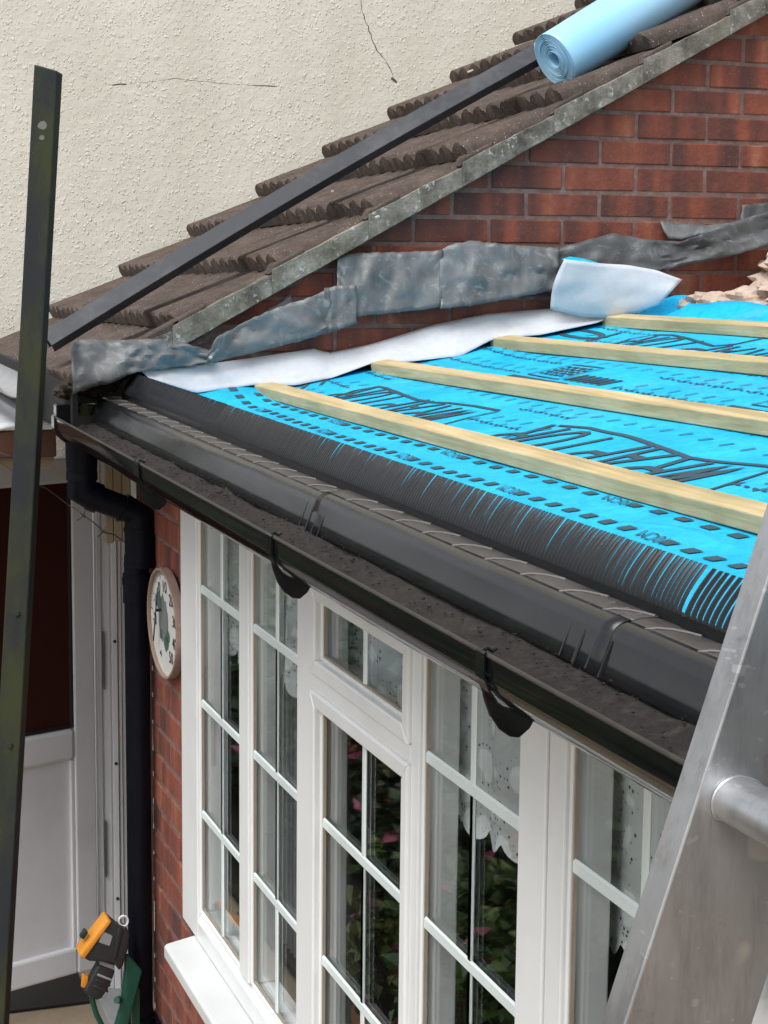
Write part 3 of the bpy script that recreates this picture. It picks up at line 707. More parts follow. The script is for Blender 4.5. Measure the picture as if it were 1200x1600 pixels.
# the corner that stands up and curls
P = strip_pts([(882, 405, .12), (930, 411, .125), (980, 414, .13), (1025, 422, .14), (1066, 437, .15)], [(860, 483, .085), (905, 494, .09), (950, 497, .10), (990, 491, .12), (1030, 476, .14)], 24, 12,
              lambda u, v, x, s, f: atx(u-6*math.sin(f*math.pi)*(1-s), v, x+.012*math.sin(f*math.pi*.9)*(.4+s)+.006*nz(s*4, f*3)))
two_sided(P, 'curled_corner', M['white_mem'], M['blue'], flap)
P = strip_pts([(878, 405, .10), (890, 401, .09), (912, 404, .09), (938, 412, .10)], [(881, 407, .115), (895, 414, .118), (912, 416, .12), (940, 414, .12)], 10, 3, lambda u, v, x, s, f: atx(u, v, x)); two_sided(P, 'curl', M['blue'], M['blue'], flap)
P = strip_pts([(1030, 470, .10), (1052, 462, .10), (1072, 461, .09), (1095, 474, .12), (1120, 488, .2)], [(985, 497, .10), (1020, 500, .13), (1060, 503, .16), (1100, 505, .22), (1130, 505, .3)], 16, 5, lambda u, v, x, s, f: atx(u, v, x)); two_sided(P, 'raised_lap', M['blue'], M['blue'], flap)

# ---- battens
LB = ['timber batten nearest the eaves across the blue membrane', 'second timber batten up from the eaves', 'third timber batten up, its end tucked under the white flap', 'topmost timber batten, beside the mineral wool']
for k, (a, s) in enumerate(BAT):
    xa = [.075, .085, .06, .075][k]; b = MB(); N = 40; rows = []
    for i in range(N+1):
        x = xa+(4.35-xa)*i/N; y = a+s*x; z = zr(y)+.0045+.0012*nz(x*2, k*5.1)
        d = .0012*nz(x*6, k*3.3, 1); w = .049; h = .029; tz = TAN
        rows.append([Vector((x, y+d, z)), Vector((x, y+w, z+w*tz)), Vector((x, y+w-h*tz, z+w*tz+h)), Vector((x, y+d-h*tz, z+h+d))])
    vs = [p for r_ in rows for p in r_]; fs = [(0, 1, 2, 3), tuple(N*4+q for q in (3, 2, 1, 0))]
    for i in range(N):
        for q in range(4): fs.append((i*4+q, i*4+(q+1) % 4, i*4+4+(q+1) % 4, i*4+4+q))
    cx = Vector((2.2, a+s*2.2, 2.5)); o = link('batten', None); bpy.data.objects.remove(o)
    b.add(vs, fs); me = b.mesh('batten', M['wood'], bevel=.0022, seg=2, off=cx); o = link('batten', me); o.location = cx
    tag(o, LB[k], 'batten', 'roof battens')

# ---- mineral wool
wl = thing('mineral_wool', 'beige mineral wool insulation heaped above the top batten', 'insulation', (.6, 1.9, 2.7))
for i, (x, y, dz, sx, sy, sz) in enumerate([(.16, 1.66, .0, .13, .16, .055), (.38, 1.80, .01, .2, .17, .06), (.12, 1.95, .03, .1, .2, .10), (.7, 1.86, .0, .24, .18, .06), (.3, 2.1, .03, .25, .2, .11), (1.05, 1.85, .0, .25, .16, .05), (.8, 2.2, .0, .35, .25, .09)]):
    lump('wool_tuft', x, y, zr(y)+dz-.015, sx, sy, sz, M['wool'], wl, 2.1+i*1.7, 30, .42)

# ---- lead flashing pieces against the brick
def lead(name_label, top, bot, n=40, m=8, mat='lead', seed=0, amp=.012, th=.0028):
    P = strip_pts(top, bot, n, m, lambda u, v, x, s, f: atx(u+2*nz(s*20, seed, f*3), v+2.0*nz(s*22, seed+5, f*2), x+amp*nz(s*5+seed, f*2.2, seed)+amp*.5*nz(s*14, f*6, seed*2)+.004))
    c = sum((p for r_ in P for p in r_), Vector((0, 0, 0)))/((n+1)*(m+1))
    b = MB(); b.grid(P); me = b.mesh('lead_flashing', M[mat], recalc=False, smooth=True, off=c); o = link('lead_flashing', me); o.location = c
    s = o.modifiers.new('s', 'SOLIDIFY'); s.thickness = th; s.offset = 0
    return tag(o, name_label, 'flashing', 'lead flashing pieces')
lead('torn lead flashing end drooping over the gutter corner', [(111, 537, .07), (122, 531, .05), (180, 531, .05), (250, 530, .045), (300, 540, .04), (332, 549, .036)], [(114, 616, .10), (135, 606, .10), (170, 600, .09), (215, 580, .08), (270, 575, .06), (332, 566, .045)], 50, 10, seed=1.3, amp=.02)
lead('narrow folded lead strip rising below the verge', [(326, 552, .045), (337, 528, .06), (385, 502, .05), (440, 478, .05), (490, 463, .045), (513, 450, .055)], [(322, 570, .05), (350, 562, .05), (420, 545, .05), (470, 533, .05), (520, 517, .05), (522, 514, .05)], 44, 8, seed=4.1, amp=.014)
lead('thin lead sliver tucked behind the verge cement', [(352, 528, .012), (400, 495, .012), (455, 460, .012)], [(352, 536, .022), (405, 508, .022), (458, 480, .022)], 16, 4, seed=9.1, amp=.004)
lead('small square lead lap between the strip and the wide pieces', [(508, 450, .05), (530, 446, .055), (557, 446, .06)], [(506, 522, .055), (530, 515, .065), (558, 504, .07)], 14, 10, seed=6.6, amp=.012)
lead('wide pale lead flashing left of the vertical seam', [(527, 402, .025), (560, 395, .03), (620, 394, .03), (692, 391, .03)], [(527, 452, .045), (556, 494, .055), (620, 488, .06), (690, 480, .055)], 36, 12, seed=7.7, amp=.014)
lead('wide pale lead flashing right of the vertical seam', [(686, 392, .035), (705, 382, .04), (735, 376, .04), (790, 382, .04), (874, 388, .035)], [(688, 482, .065), (740, 477, .07), (790, 468, .07), (872, 452, .06)], 40, 12, seed=2.9, amp=.016)
lead('dark lead flashing behind the curled membrane corner', [(868, 390, .03), (900, 379, .04), (960, 364, .045), (1010, 374, .045), (1060, 378, .05), (1120, 358, .055), (1160, 342, .05), (1205, 330, .04)], [(868, 462, .06), (940, 448, .07), (1030, 422, .07), (1120, 405, .075), (1205, 384, .07)], 60, 10, 'lead_dark', 3.4, .02)
lead('bright peeled lead tongue against the bricks', [(1030, 344, .008), (1060, 350, .012), (1110, 352, .012), (1160, 347, .014)], [(1044, 374, .03), (1066, 374, .045), (1110, 362, .045), (1164, 345, .05)], 24, 5, seed=5.5, amp=.004)
lead('upright dark lead tab at the right end of the brickwork', [(1160, 320, .01), (1205, 316, .012)], [(1156, 350, .02), (1205, 344, .02)], 10, 6, 'lead_dark', 8.3, .006)

# ================================================================== EAVES
fa = thing('fascia', 'black fascia and soffit boards hidden behind the gutter', 'fascia', (2.2, -.1, 2.3))
MB().box(-.07, 4.4, -.138, -.118, 2.318, 2.44).build('fascia_board', M['black'], fa)
MB().box(-.07, 4.4, -.117, -.004, 2.318, 2.328).build('soffit_board', M['black'], fa)

# ---- comb strips: teeth stand up along the edge of the membrane
def tooth_mesh(lean, curl, wdt=.0085, seed=0):
    b = MB(); H = .055; P0 = []; n = 6
    for i in range(n+1):
        t = i/n; w = wdt/2*(1 if t < .93 else .72); x = lean*t*H+curl*H*t*t; y = .032*t**1.5; P0.append((x, y, t*H, w))
    vs = []
    for x, y, z, w in P0: vs += [Vector((x-w, y, z)), Vector((x-w*.5, y-.0020, z)), Vector((x+w*.5, y-.0020, z)), Vector((x+w, y, z)), Vector((x+w*.9, y+.0008, z)), Vector((x-w*.9, y+.0008, z))]
    fs = [(5, 4, 3, 2, 1, 0), tuple(n*6+q for q in range(6))]
    for i in range(n):
        for q in range(6): fs.append((i*6+q, i*6+(q+1) % 6, i*6+6+(q+1) % 6, i*6+6+q))
    b.add(vs, fs); return b.mesh('tooth', M['comb'], smooth=35)
rc = random.Random(21)
TV = [tooth_mesh(.0, .01, .0098), tooth_mesh(.0, .02), tooth_mesh(.02, .03), tooth_mesh(.01, .03), tooth_mesh(.03, .05), tooth_mesh(.0, .0, .0114)]
def comb(label, x0, x1, yb, zb, kinds, pitch, tilt=0.0):
    t = thing('comb_strip', label, 'comb strip', ((x0+x1)/2, yb, zb), 'eaves comb strips')
    MB().box(x0, x1-.002, yb-.004, yb+.006, zb-.003, zb+.012).build('base_rail', M['comb'], t)
    x = x0+pitch/2
    far_ = MB()
    while x < x1-pitch*.4:
        if x > 3.32:                                               # out of sight behind the ladder
            far_.box(x-.005, x+.005, yb-.001, yb+.0006, zb+.009, zb+.06); x += pitch; continue
        o = link('tooth', TV[kinds[int((x*1.7+.35*nz(x*5)) % 1*len(kinds)) % len(kinds)] if len(kinds) > 2 else kinds[0]], t); o.location = Vector((x, yb-.001, zb+.009))-origin(t)
        o.rotation_euler = (tilt+rc.uniform(-.012, .012), .05*nz(x*3.1, 7)+rc.gauss(0, .010)+(rc.uniform(-.10, .10) if rc.random() < .06 else 0), -.02+.05*nz(x*2.3, 5)+rc.uniform(-.03, .03)); x += pitch
    if far_.v: stuff(far_.build('far_teeth', M['comb'], t))
xa = aty(335, 660, -.083).x; xb = aty(1076, 935, -.083).x
comb('short black comb strip at the gutter corner end', .0, xa, -.084, 2.490, (0, 5), .0106, -.02)
comb('long black comb strip along the middle of the eaves', xa, xb, -.086, 2.490, (1, 3, 1, 2, 3), .0106)
comb('black comb strip with straight wide-set teeth by the ladder', xb, 4.35, -.088, 2.490, (5,), .0136, -.03)

# ---- eave trays
def tray(label, x0, x1, dz, seed):
    t = thing('eave_tray', label, 'eave tray', ((x0+x1)/2, -.12, 2.47), 'eave support trays')
    prof = [(-.060, 2.4845), (-.098, 2.4865), (-.112, 2.4862), (-.118, 2.4843), (-.124, 2.4840), (-.1302, 2.4832), (-.136, 2.4808), (-.141, 2.4770), (-.1448, 2.4720), (-.1475, 2.4660), (-.1565, 2.4420), (-.1640, 2.424)]
    n = max(8, int((x1-x0)/.03)); P = []
    for i in range(n+1):
        x = x0+(x1-x0)*i/n; row = []
        for q, (y, z) in enumerate(prof):
            e = .0016*nz(x*5+seed, q*.35)*(q/len(prof)+.3); row.append(Vector((x, y-e*.8, z+dz+e)))
        P.append(row)
    b = MB(); b.cur = 0; b.grid([r_[:5] for r_ in P]); b.cur = 1; b.grid([r_[4:] for r_ in P]); o = b.build('tray_sheet', [M['traytop'], M['tray']], t, recalc=False, smooth=True); s = o.modifiers.new('s', 'SOLIDIFY'); s.thickness = .0022; s.offset = 0
    return t
xj = [-.06, 1.985, 3.035, 4.38]
lbl = ['long dusty black eave tray from the gutter corner', 'middle black eave tray above the gutter silt', 'black eave tray joint end next to the ladder']
for i in range(3):
    x0, x1 = xj[i]-(.06 if i else 0), xj[i+1]
    t = tray(lbl[i], x0, x1, .0025*(i % 2)+.001*i, i*7.7)
    dz = .0025*(i % 2)+.001*i
    x = x0+.10
    while x < x1-.05:                                               # moulded arcs across the top
        b = MB(); b.tube([(x+.066, -.094, 2.4878+dz), (x+.05, -.099, 2.4882+dz), (x+.028, -.107, 2.4880+dz), (x+.01, -.117, 2.4866+dz), (x, -.127, 2.4838+dz)], .0018, 6); b.build('rib', M['dustyrib'], t, smooth=True)
        x += .118
    for q in range(3):                                              # moulded joint bands
        xx = x1-.03-.035*q; b = MB(); b.tube([(xx+.012, -.10, 2.487+dz), (xx, -.124, 2.4848+dz), (xx, -.136, 2.4815+dz), (xx, -.1448, 2.4727+dz), (xx, -.149, 2.464+dz), (xx, -.1645, 2.426+dz)], .0014, 6); b.build('joint_band', M['tray'], t, smooth=True)
    if i < 2:
        for xx in (x1+.004, x1-.062-.0*i):
            b = MB(); b.prism([(xx, -.1500, 2.4640+dz), (xx+.0035, -.1500, 2.4640+dz), (xx+.0035, -.1668, 2.424+dz), (xx, -.1668, 2.424+dz)], (0, .004, 0)); b.build('slit', M['dark'], t)

# ---- gutter
gt = thing('gutter', 'black plastic gutter full of brown silt below the eave trays', 'gutter', (2.2, -.2, 2.36))
outer = [(-.1445, 2.440), (-.1455, 2.405), (-.152, 2.384), (-.166, 2.370), (-.186, 2.364), (-.206, 2.365), (-.224, 2.371), (-.239, 2.383), (-.2475, 2.394), (-.2515, 2.404), (-.2535, 2.408), (-.2545, 2.434)]
inner = [(-.2495, 2.4325), (-.2490, 2.410), (-.242, 2.392), (-.230, 2.380), (-.206, 2.3695), (-.186, 2.3685), (-.168, 2.3745), (-.156, 2.387), (-.150, 2.406), (-.149, 2.440)]
sag = lambda p: Vector((p.x, p.y+.0012*nz(p.x*1.3), p.z+.0012*nz(p.x*1.7, 4)))
MB().sweep(outer+inner, -.06, 4.4, 60, True, sag).build('channel', M['black'], gt, smooth=30)
MB().tube([(-.06, -.2535, 2.435), (2, -.2532, 2.4353), (4.4, -.2535, 2.435)], .0030, 8).build('rolled_lip', M['dustlip'], gt, smooth=True)
for i in range(0): pass
P = []
for i in range(260):                                                # silt lying in the channel
    x = -.03+4.4*i/259; row = []
    for j in range(16):
        f = j/15; y = -.2478+(.098)*f
        z = 2.405+.022*f**1.3+.006*nz(x*6, y*40)+.007*nz(x*17, y*60, 3)*f+.002*nz(x*60, y*150, 7)*(.3+f)
        if j < 6: z = 2.431-.020*(j/6)**.7+.0015*nz(x*9, j)
        elif j == 6: z = min(z, 2.412)
        row.append(Vector((x, y, z)))
    P.append(row)
b = MB(); b.cur = 0; b.grid([r_[:7] for r_ in P]); b.cur = 1; b.grid([r_[6:] for r_ in P]); stuff(b.build('silt', [M['dustlip'], M['silt']], gt, recalc=False, smooth=60))
b = MB(); rs_ = random.Random(4)
for i in range(500):
    x = rs_.uniform(0, 4.2); f = .4+.6*rs_.random(); y = -.245+.085*f; z = 2.411+.020*f**1.3; s = rs_.uniform(.0005, .0016)
    Mx = Matrix.Translation((x, y, z)) @ Matrix.Rotation(rs_.uniform(0, 6), 4, 'Z') @ Matrix.Rotation(rs_.uniform(-.6, .6), 4, 'X'); b.box(-s*1.6, s*1.6, -s, s, -s*.6, s*.6, Mx)
stuff(b.build('silt_crumbs', M['silt'], gt))
bt = MB(); 
def bracket(x, w=.026, flange=True):
    o = [(-.2555, 2.4385), (-.2575, 2.4365), (-.2572, 2.407), (-.2545, 2.402), (-.2505, 2.392), (-.241, 2.378), (-.226, 2.367), (-.206, 2.3605), (-.186, 2.360), (-.164, 2.366), (-.148, 2.381), (-.1395, 2.404)]
    b = MB(); b.grid([[Vector((x_, y, z)) for y, z in o] for x_ in (x, x+w)]); br = b.build('bracket', M['black'], gt, recalc=False)
    s = br.modifiers.new('s', 'SOLIDIFY'); s.thickness = .003; s.offset = 0
    if flange:                                                     # web below the strap
        b = MB(); b.prism([(x+.003, yy_, zz_) for yy_, zz_ in ((-.2545, 2.404), (-.250, 2.380), (-.242, 2.358), (-.231, 2.342), (-.217, 2.332), (-.205, 2.330), (-.192, 2.340), (-.180, 2.3605), (-.206, 2.3615), (-.226, 2.3675), (-.2405, 2.378))], (.006, 0, 0)); b.build('web', M['black'], br, bevel=.001, seg=1)
    b = MB(); b.tube([(x+w/2, -.257, 2.437), (x+w/2, -.250, 2.4415), (x+w/2, -.243, 2.437), (x+w/2, -.238, 2.441)], .0028, 6); b.build('clip', M['black'], br, smooth=True)
    return br
bracket(.976, .05); bracket(2.02); bracket(2.91); bracket(3.8)
b = MB(); b.sweep([(-.2585, 2.439), (-.2585, 2.405), (-.25, 2.386), (-.228, 2.366), (-.2, 2.359), (-.16, 2.364), (-.1415, 2.395), (-.1415, 2.468), (-.252, 2.468), (-.252, 2.44)], -.10, -.055); b.build('stop_end', M['black'], gt, bevel=.003, seg=2)
lump('moss', -.053, -.178, 2.442, .006, .016, .024, m_flat('moss', (.05, .06, .015), .95, 0, .5, 60, .6), gt, 5.2, 10, .6)
rs_ = random.Random(8)

# ---- downpipe
dp = thing('downpipe', 'black rainwater downpipe with swan neck at the wall corner', 'downpipe', (-.04, -.05, 0))
PX = -.035
MB().tube([(PX, -.19, 2.372), (PX, -.19, 2.335), (PX, -.19, 2.295)], [.043, .043, .041], 20).build('outlet', M['pipe'], dp, smooth=35)
def seg_(name, pts, r, n=20): return MB().tube(pts, r, n).build(name, M['pipe'], dp, smooth=35)
seg_('elbow', [(PX, -.19, 2.305), (PX, -.19, 2.236), (PX, -.158, 2.222)], [.040, .040, .039])
seg_('collar', [(PX, -.19, 2.292), (PX, -.19, 2.27)], .042); seg_('collar', [(PX, -.168, 2.226), (PX, -.146, 2.2165)], .0405)
seg_('offset_pipe', [(PX, -.17, 2.227), (PX, -.05, 2.176)], .0345)
seg_('elbow', [(PX, -.083, 2.190), (PX, -.036, 2.170), (PX, -.035, 2.03)], [.041, .042, .042])
seg_('collar', [(PX, -.035, 2.135), (PX, -.035, 2.125)], .0445); seg_('collar', [(PX, -.035, 2.04), (PX, -.035, 2.028)], .0445)
MB().tube([(PX, -.045, 2.06), (PX, -.045, .0)], .034, 24).build('pipe', M['pipe'], dp, smooth=35)
MB().tube([(PX, -.045, 2.01), (PX, -.045, 1.93)], .0375, 24).build('pipe_socket', M['pipe'], dp, smooth=35)
for z in (2.0, .75):
    b = MB(); b.tube([(PX, -.045, z), (PX, -.045, z-.02)], .0395, 24); b.box(PX-.06, PX+.06, -.012, -.001, z-.02, z); b.build('clip', M['pipe'], dp, smooth=35)

# ---- wall thermometer
th = thing('wall_thermometer', 'round white dial thermometer with black numerals on the brick wall', 'thermometer', (.205, -.012, 1.918)); th.rotation_euler = (math.radians(1.0), 0, math.radians(2.6))
RD = .145
def dial_part(name, b, mat, par=th, **k): return link(name, b.mesh(name, mat, **k), par)
def ring(b, r0, r1, y0, y1, n=48):
    vs = []; 
    for i in range(n):
        a = 2*math.pi*i/n; cs, sn = math.cos(a), math.sin(a)
        for r, y in ((r0, y0), (r1, y0), (r1, y1), (r0, y1)): vs.append(Vector((r*cs, y, r*sn)))
    fs = []
    for i in range(n):
        j = (i+1) % n
        for q in range(4): fs.append((i*4+q, i*4+(q+1) % 4, j*4+(q+1) % 4, j*4+q))
    b.add(vs, fs)
def disc(b, r, y0, y1, n=48, cx=0, cz=0, sx=1, sz=1):
    b.prism([Vector((cx+sx*r*math.cos(2*math.pi*i/n), y0, cz+sz*r*math.sin(2*math.pi*i/n))) for i in range(n)], Vector((0, y1-y0, 0)))
b = MB(); ring(b, RD-.007, RD, -.020, .004); dial_part('rim', b, M['dialrim'], bevel=.002, seg=2)
b = MB(); disc(b, RD-.0072, -.010, .002); dial = dial_part('dial', b, M['dialw'])
b = MB()
for i in range(51):
    a = math.radians(96-i*4.4+76); r0 = RD-.020 if i % 5 else RD-.026; w = .0011 if i % 5 else .0017
    d = Vector((math.cos(a), 0, math.sin(a))); t = Vector((-math.sin(a), 0, math.cos(a)))
    b.add([d*r0+t*w+Vector((0, -.0108, 0)), d*r0-t*w+Vector((0, -.0108, 0)), d*(RD-.009)-t*w+Vector((0, -.0108, 0)), d*(RD-.009)+t*w+Vector((0, -.0108, 0))], [(0, 1, 2, 3)])
dial_part('tick_marks', b, M['blackprint'], dial, recalc=False)
def dial_text(txt, cx, cz, h, w):
    vs, fs = text_mesh(txt, .012); b = MB(); b.add([Vector((cx+(s-.5)*w, -.0110, cz+(t-.5)*h)) for s, t in vs], fs); dial_part('numeral', b, M['blackprint'], dial, recalc=False)
for txt, ang in (('10', 84), ('20', 47), ('30', 12), ('40', -22), ('50', -55), ('0', 118), ('-10', 150), ('-20', 183)):
    a = math.radians(ang); dial_text(txt, .098*math.cos(a), .098*math.sin(a), .032, .036 if len(txt) > 1 else .02)
b = MB(); rr = random.Random(2)
b.add([Vector(((.046+.012*nz(i*.7, 3))*math.cos(2*math.pi*i/20)-.012, -.0109, (.062+.014*nz(i*.9, 8))*math.sin(2*math.pi*i/20)+.008)) for i in range(20)], [tuple(range(20))]); dial_part('faded_picture', b, M['dialgrey'], recalc=False)
b = MB()
for cx, cz, s in ((-.05, .05, .024), (.012, -.05, .022), (-.035, -.035, .016), (.03, -.03, .018)):
    b.add([Vector((cx+s*(1+.4*nz(i*1.3, cx*99))*math.cos(2*math.pi*i/11), -.0111, cz+s*(1+.4*nz(i*1.7, cz*77))*math.sin(2*math.pi*i/11))) for i in range(11)], [tuple(range(11))])
dial_part('faded_leaves', b, M['dialgreen'], recalc=False)
dial_text('4', -.045, -.088, .018, .02)
b = MB(); b.add([Vector((-.064, -.026, -.055)), Vector((-.058, -.026, -.058)), Vector((-.004, -.026, .095)), Vector((-.006, -.026, .096))], [(0, 1, 2, 3)]); b.prism([Vector((-.064, -.0265, -.055)), Vector((-.056, -.0265, -.058)), Vector((-.003, -.0265, .095)), Vector((-.006, -.0265, .096))], Vector((0, .0015, 0))); b.tube([Vector((-.03, -.026, .03)), Vector((-.03, -.010, .03))], .004, 10); dial_part('needle', b, M['blackprint'])

# ================================================================== WINDOWS
GY = .0065
def window(label, x0, x1, jl, jr, bars_z, lights):
    mull = [(p[1], q[0]) for p, q in zip(lights[:-1], lights[1:])]
    w = thing('window', label, 'window', ((x0+x1)/2, 0, WB))
    b = MB(); z0, z1 = WB+.004, WT
    def member(name, xa, xb, za, zb, y0=-.012, y1=.062, bev=.003, mat='upvc'): return MB().box(xa, xb, y0, y1, za, zb).build(name, M[mat], w, bevel=bev, seg=2)
    member('frame_jamb', x0, jl, z0, z1); member('frame_jamb', jr, x1, z0, z1)
    member('frame_head', jl, jr, z1-.06, z1, -.0118, .0618); 
    # sloped bottom rail
    MB().sweep([(-.012, z0), (-.012, z0+.048), (.000, z0+.070), (.062, z0+.074), (.062, z0)], jl, jr).build('frame_bottom', M['upvc'], w, bevel=.002, seg=1)
    for (a, c) in mull: member('mullion', a, c, z0+.0745, z1-.06, -.0115, .0615)
    for li, (a, c, kind) in enumerate(lights):
        # stepped glazing bead round each light
        zt, zb_ = z1-.06, z0+.0745
        cells = [(zb_, zt)]
        if kind == 'vent':
            cells = [(zb_, 2.038), (2.072, zt)]
            MB().box(a, c, -.013, .06, 2.0382, 2.0718).build('transom', M['upvc'], w, bevel=.003, seg=2)
        for ci, (cz0, cz1) in enumerate(cells):
            if kind in ('vent', 'sash'):                           # projecting opening sash with mitred rails
                sw_ = .030; y0 = -.019; y1 = .004
                rails = [[(a, cz0), (c, cz0), (c-sw_, cz0+sw_), (a+sw_, cz0+sw_)], [(a, cz1), (c, cz1), (c-sw_, cz1-sw_), (a+sw_, cz1-sw_)], [(a, cz0), (a, cz1), (a+sw_, cz1-sw_), (a+sw_, cz0+sw_)], [(c, cz0), (c, cz1), (c-sw_, cz1-sw_), (c-sw_, cz0+sw_)]]
                for rl in rails:
                    MB().prism([Vector((x, y0, z)) for x, z in rl], Vector((0, y1-y0, 0))).build('sash_rail', M['upvc'], w, bevel=.004, seg=2)
                ia, ic, iz0, iz1 = a+sw_, c-sw_, cz0+sw_, cz1-sw_
            else: ia, ic, iz0, iz1 = a, c, cz0, cz1
            bd = .006
            for (p, q, r_, s_) in ((ia, ia+bd, iz0, iz1), (ic-bd, ic, iz0, iz1), (ia+bd, ic-bd, iz0, iz0+bd), (ia+bd, ic-bd, iz1-bd, iz1)):
                MB().box(p, q, -.006, GY-.001, r_, s_).build('glazing_bead', M['upvc'], w, bevel=.003, seg=1)
            b = MB(); gk = .004
            b.box(ia+bd, ia+bd+gk, -.001, GY-.0015, iz0+bd, iz1-bd); b.box(ic-bd-gk, ic-bd, -.001, GY-.0015, iz0+bd, iz1-bd); b.box(ia+bd+gk, ic-bd-gk, -.001, GY-.0015, iz0+bd, iz0+bd+gk); b.build('gasket', M['gasket'], w)
            pane_ = MB().box(ia+.002, ic-.002, GY, GY+.004, iz0+.002, iz1-.002).build('pane', M['glass'], w)
            xm = (ia+ic)/2; vb = .009
            zs = [z for z in bars_z if iz0+.06 < z < iz1-.06]
            edges = [iz0+bd] + zs + [iz1-bd]
            for q in range(len(edges)-1):
                MB().box(xm-vb, xm+vb, GY-.007, GY-.001, edges[q]+(.010 if q else 0), edges[q+1]-(.010 if q < len(edges)-2 else 0)).build('glazing_bar', M['bar'], pane_, bevel=.003, seg=1)
            for z in zs: MB().box(ia+bd, ic-bd, GY-.0082, GY-.0012, z-.011, z+.011).build('glazing_bar', M['bar'], pane_, bevel=.003, seg=1)
    return w
BZ = (2.063, 1.778, 1.497)
fx = lambda u, y, v=1200: aty(u, v, y).x
L1 = (fx(319, .0065), fx(373, -.012), 'fix'); L2 = (fx(400, .0065), fx(463, -.012), 'fix'); L3 = (fx(509, .0065)-.030, fx(630, -.014)+.030, 'vent'); L4 = (fx(668, .0065, 1350), fx(808, -.012, 1350), 'fix')
R1 = (fx(898, .0065, 1400), 3.06, 'fix')
w1 = window('white four-light window with glazing bars beside the thermometer', .345, fx(850, -.012, 1350), L1[0], L4[1], BZ, [L1, L2, L3, L4])
WJ = fx(850, -.012, 1350)
w2 = window('white window behind the ladder with lace hanging inside', WJ+.009, 4.09, R1[0], 4.0, BZ, [R1, (3.17, 3.55, 'sash'), (3.64, 4.0, 'fix')])
hp = aty(1188, 1490, -.03); MB().box(hp.x-.012, hp.x+.02, -.045, -.027, hp.z-.045, hp.z+.02).build('handle', M['upvc'], w2, bevel=.006, seg=3)
MB().box(WJ+.0012, WJ+.0078, -.004, .05, WB+.01, WT).build('window_joint', M['gasket'], w1)
sl_ = thing('window_sill', 'white plastic window sill jutting from the brick wall', 'sill', (2.2, -.04, 1.13))
SX0 = aty(258, 1455, -.085).x
b = MB(); b.sweep([(.02, 1.163), (-.012, 1.166), (-.082, 1.152), (-.088, 1.146), (-.088, 1.118), (-.080, 1.114), (.02, 1.128)], SX0, 4.14); b.build('board', m_upvc('weathered_sill', (.66, .68, .68)), sl_, bevel=.0025, seg=2)

# ---- lace curtains inside
def lace(label, x0, x1, ztop, zbot, y, seed, sc_=.085, dep=.028):
    b = MB(); P = []; n = int((x1-x0)/.008)
    for i in range(n+1):
        x = x0+(x1-x0)*i/n; row = []; ph = (x-x0)/sc_; sca = abs(math.sin(math.pi*ph))**.6*dep
        for j in range(15):
            f = j/14; z = ztop+(zbot+.05*nz(x*2.2+seed)-sca-ztop)*f
            row.append(Vector((x, y+.011*math.sin(x*38+seed+2*nz(x*3, seed))*(.3+.7*f)+.01*nz(x*9, z*3), z)))
        P.append(row)
    c = Vector(((x0+x1)/2, y, ztop)); b.grid(P); me = b.mesh('lace_curtain', M['lace'], recalc=False, smooth=True, off=c); o = link('lace_curtain', me); o.location = c
    return tag(o, label, 'curtain', 'lace net curtains')
lace('lace net curtain in the first light beside the thermometer', .20, .80, 2.30, aty(350, 1000, .08).z, .08, 1.0)
lace('lace net curtain in the second light', .84, 1.30, 2.30, aty(440, 1050, .08).z, .08, 4.0)
lace('short lace net curtain behind the small top opener', 1.36, 1.90, 2.30, aty(560, 1085, .085).z, .085, 7.0)
lace('lace net curtain with scalloped hem in the fourth light', aty(700, 1250, .085).x, 2.44, 2.30, aty(760, 1320, .085).z+.03, .085, 2.2)
lace('long lace net curtain partly covered by the ladder', aty(934, 1300, .085).x, 3.06, 2.30, aty(960, 1480, .085).z+.03, .085, 5.1, .10, .035)
lace('lace net curtain right of the ladder', 3.10, 4.0, 2.30, 1.72, .085, 8.3, .10, .035)
# drawn side curtains as hanging folds
def drape(label, x0, x1, y, mat, seed, zb=.25):
    b = MB(); P = []; n = 46
    for i in range(n+1):
        x = x0+(x1-x0)*i/n; P.append([Vector((x+.01*nz(z_*2, seed), y+.026*math.sin(i*1.05+seed)+.01*nz(i*.3, seed), z_)) for z_ in (2.3, 1.9, 1.5, 1.1, .7, zb)])
    c = Vector(((x0+x1)/2, y, zb)); b.grid(P); me = b.mesh('drape', mat, recalc=False, smooth=True, off=c); o = link('drape', me); o.location = c
    return tag(o, label, 'curtain')
drape('grey drawn drape inside the first light', .40, .66, .24, m_flat('drape_grey', (.24, .25, .25), .9, 0, .15, 8), 1.0)
drape('dark drape inside at the join of the two windows', 2.38, 2.60, .26, m_flat('drape_brown', (.10, .075, .06), .9, 0, .15, 8), 3.0)

# ================================================================== DOOR AREA (far left)
HG = Vector((-1.85, .17, 0)); dd = Vector((.358, -.934, 0)).normalized(); dn_ = Vector((.934, .358, 0)).normalized()
def dl(s, t, z): return HG+dd*s+dn_*t+Vector((0, 0, z))           # s along leaf from hinge, t out of face
door = thing('open_door', 'grey-white half-glazed door standing open behind the leaning post', 'door', (-1.7, -.2, 0))
def dbar(name, s0, s1, z0, z1, t0, t1, mat, bev=.006, par=door):
    b = MB(); vs = [dl(s, t, z) for s in (s0, s1) for t in (t0, t1) for z in (z0, z1)]
    b.add(vs, [(0, 1, 3, 2), (4, 6, 7, 5), (0, 4, 5, 1), (2, 3, 7, 6), (0, 2, 6, 4), (1, 5, 7, 3)]); return b.build(name, M[mat], par, bevel=bev, seg=2)
DW = .80; DB = .165; DT = 2.12
dbar('stile', .0, .088, DB, DT, -.06, 0, 'sash'); dbar('stile', DW-.088, DW, DB, DT, -.06, 0, 'sash')
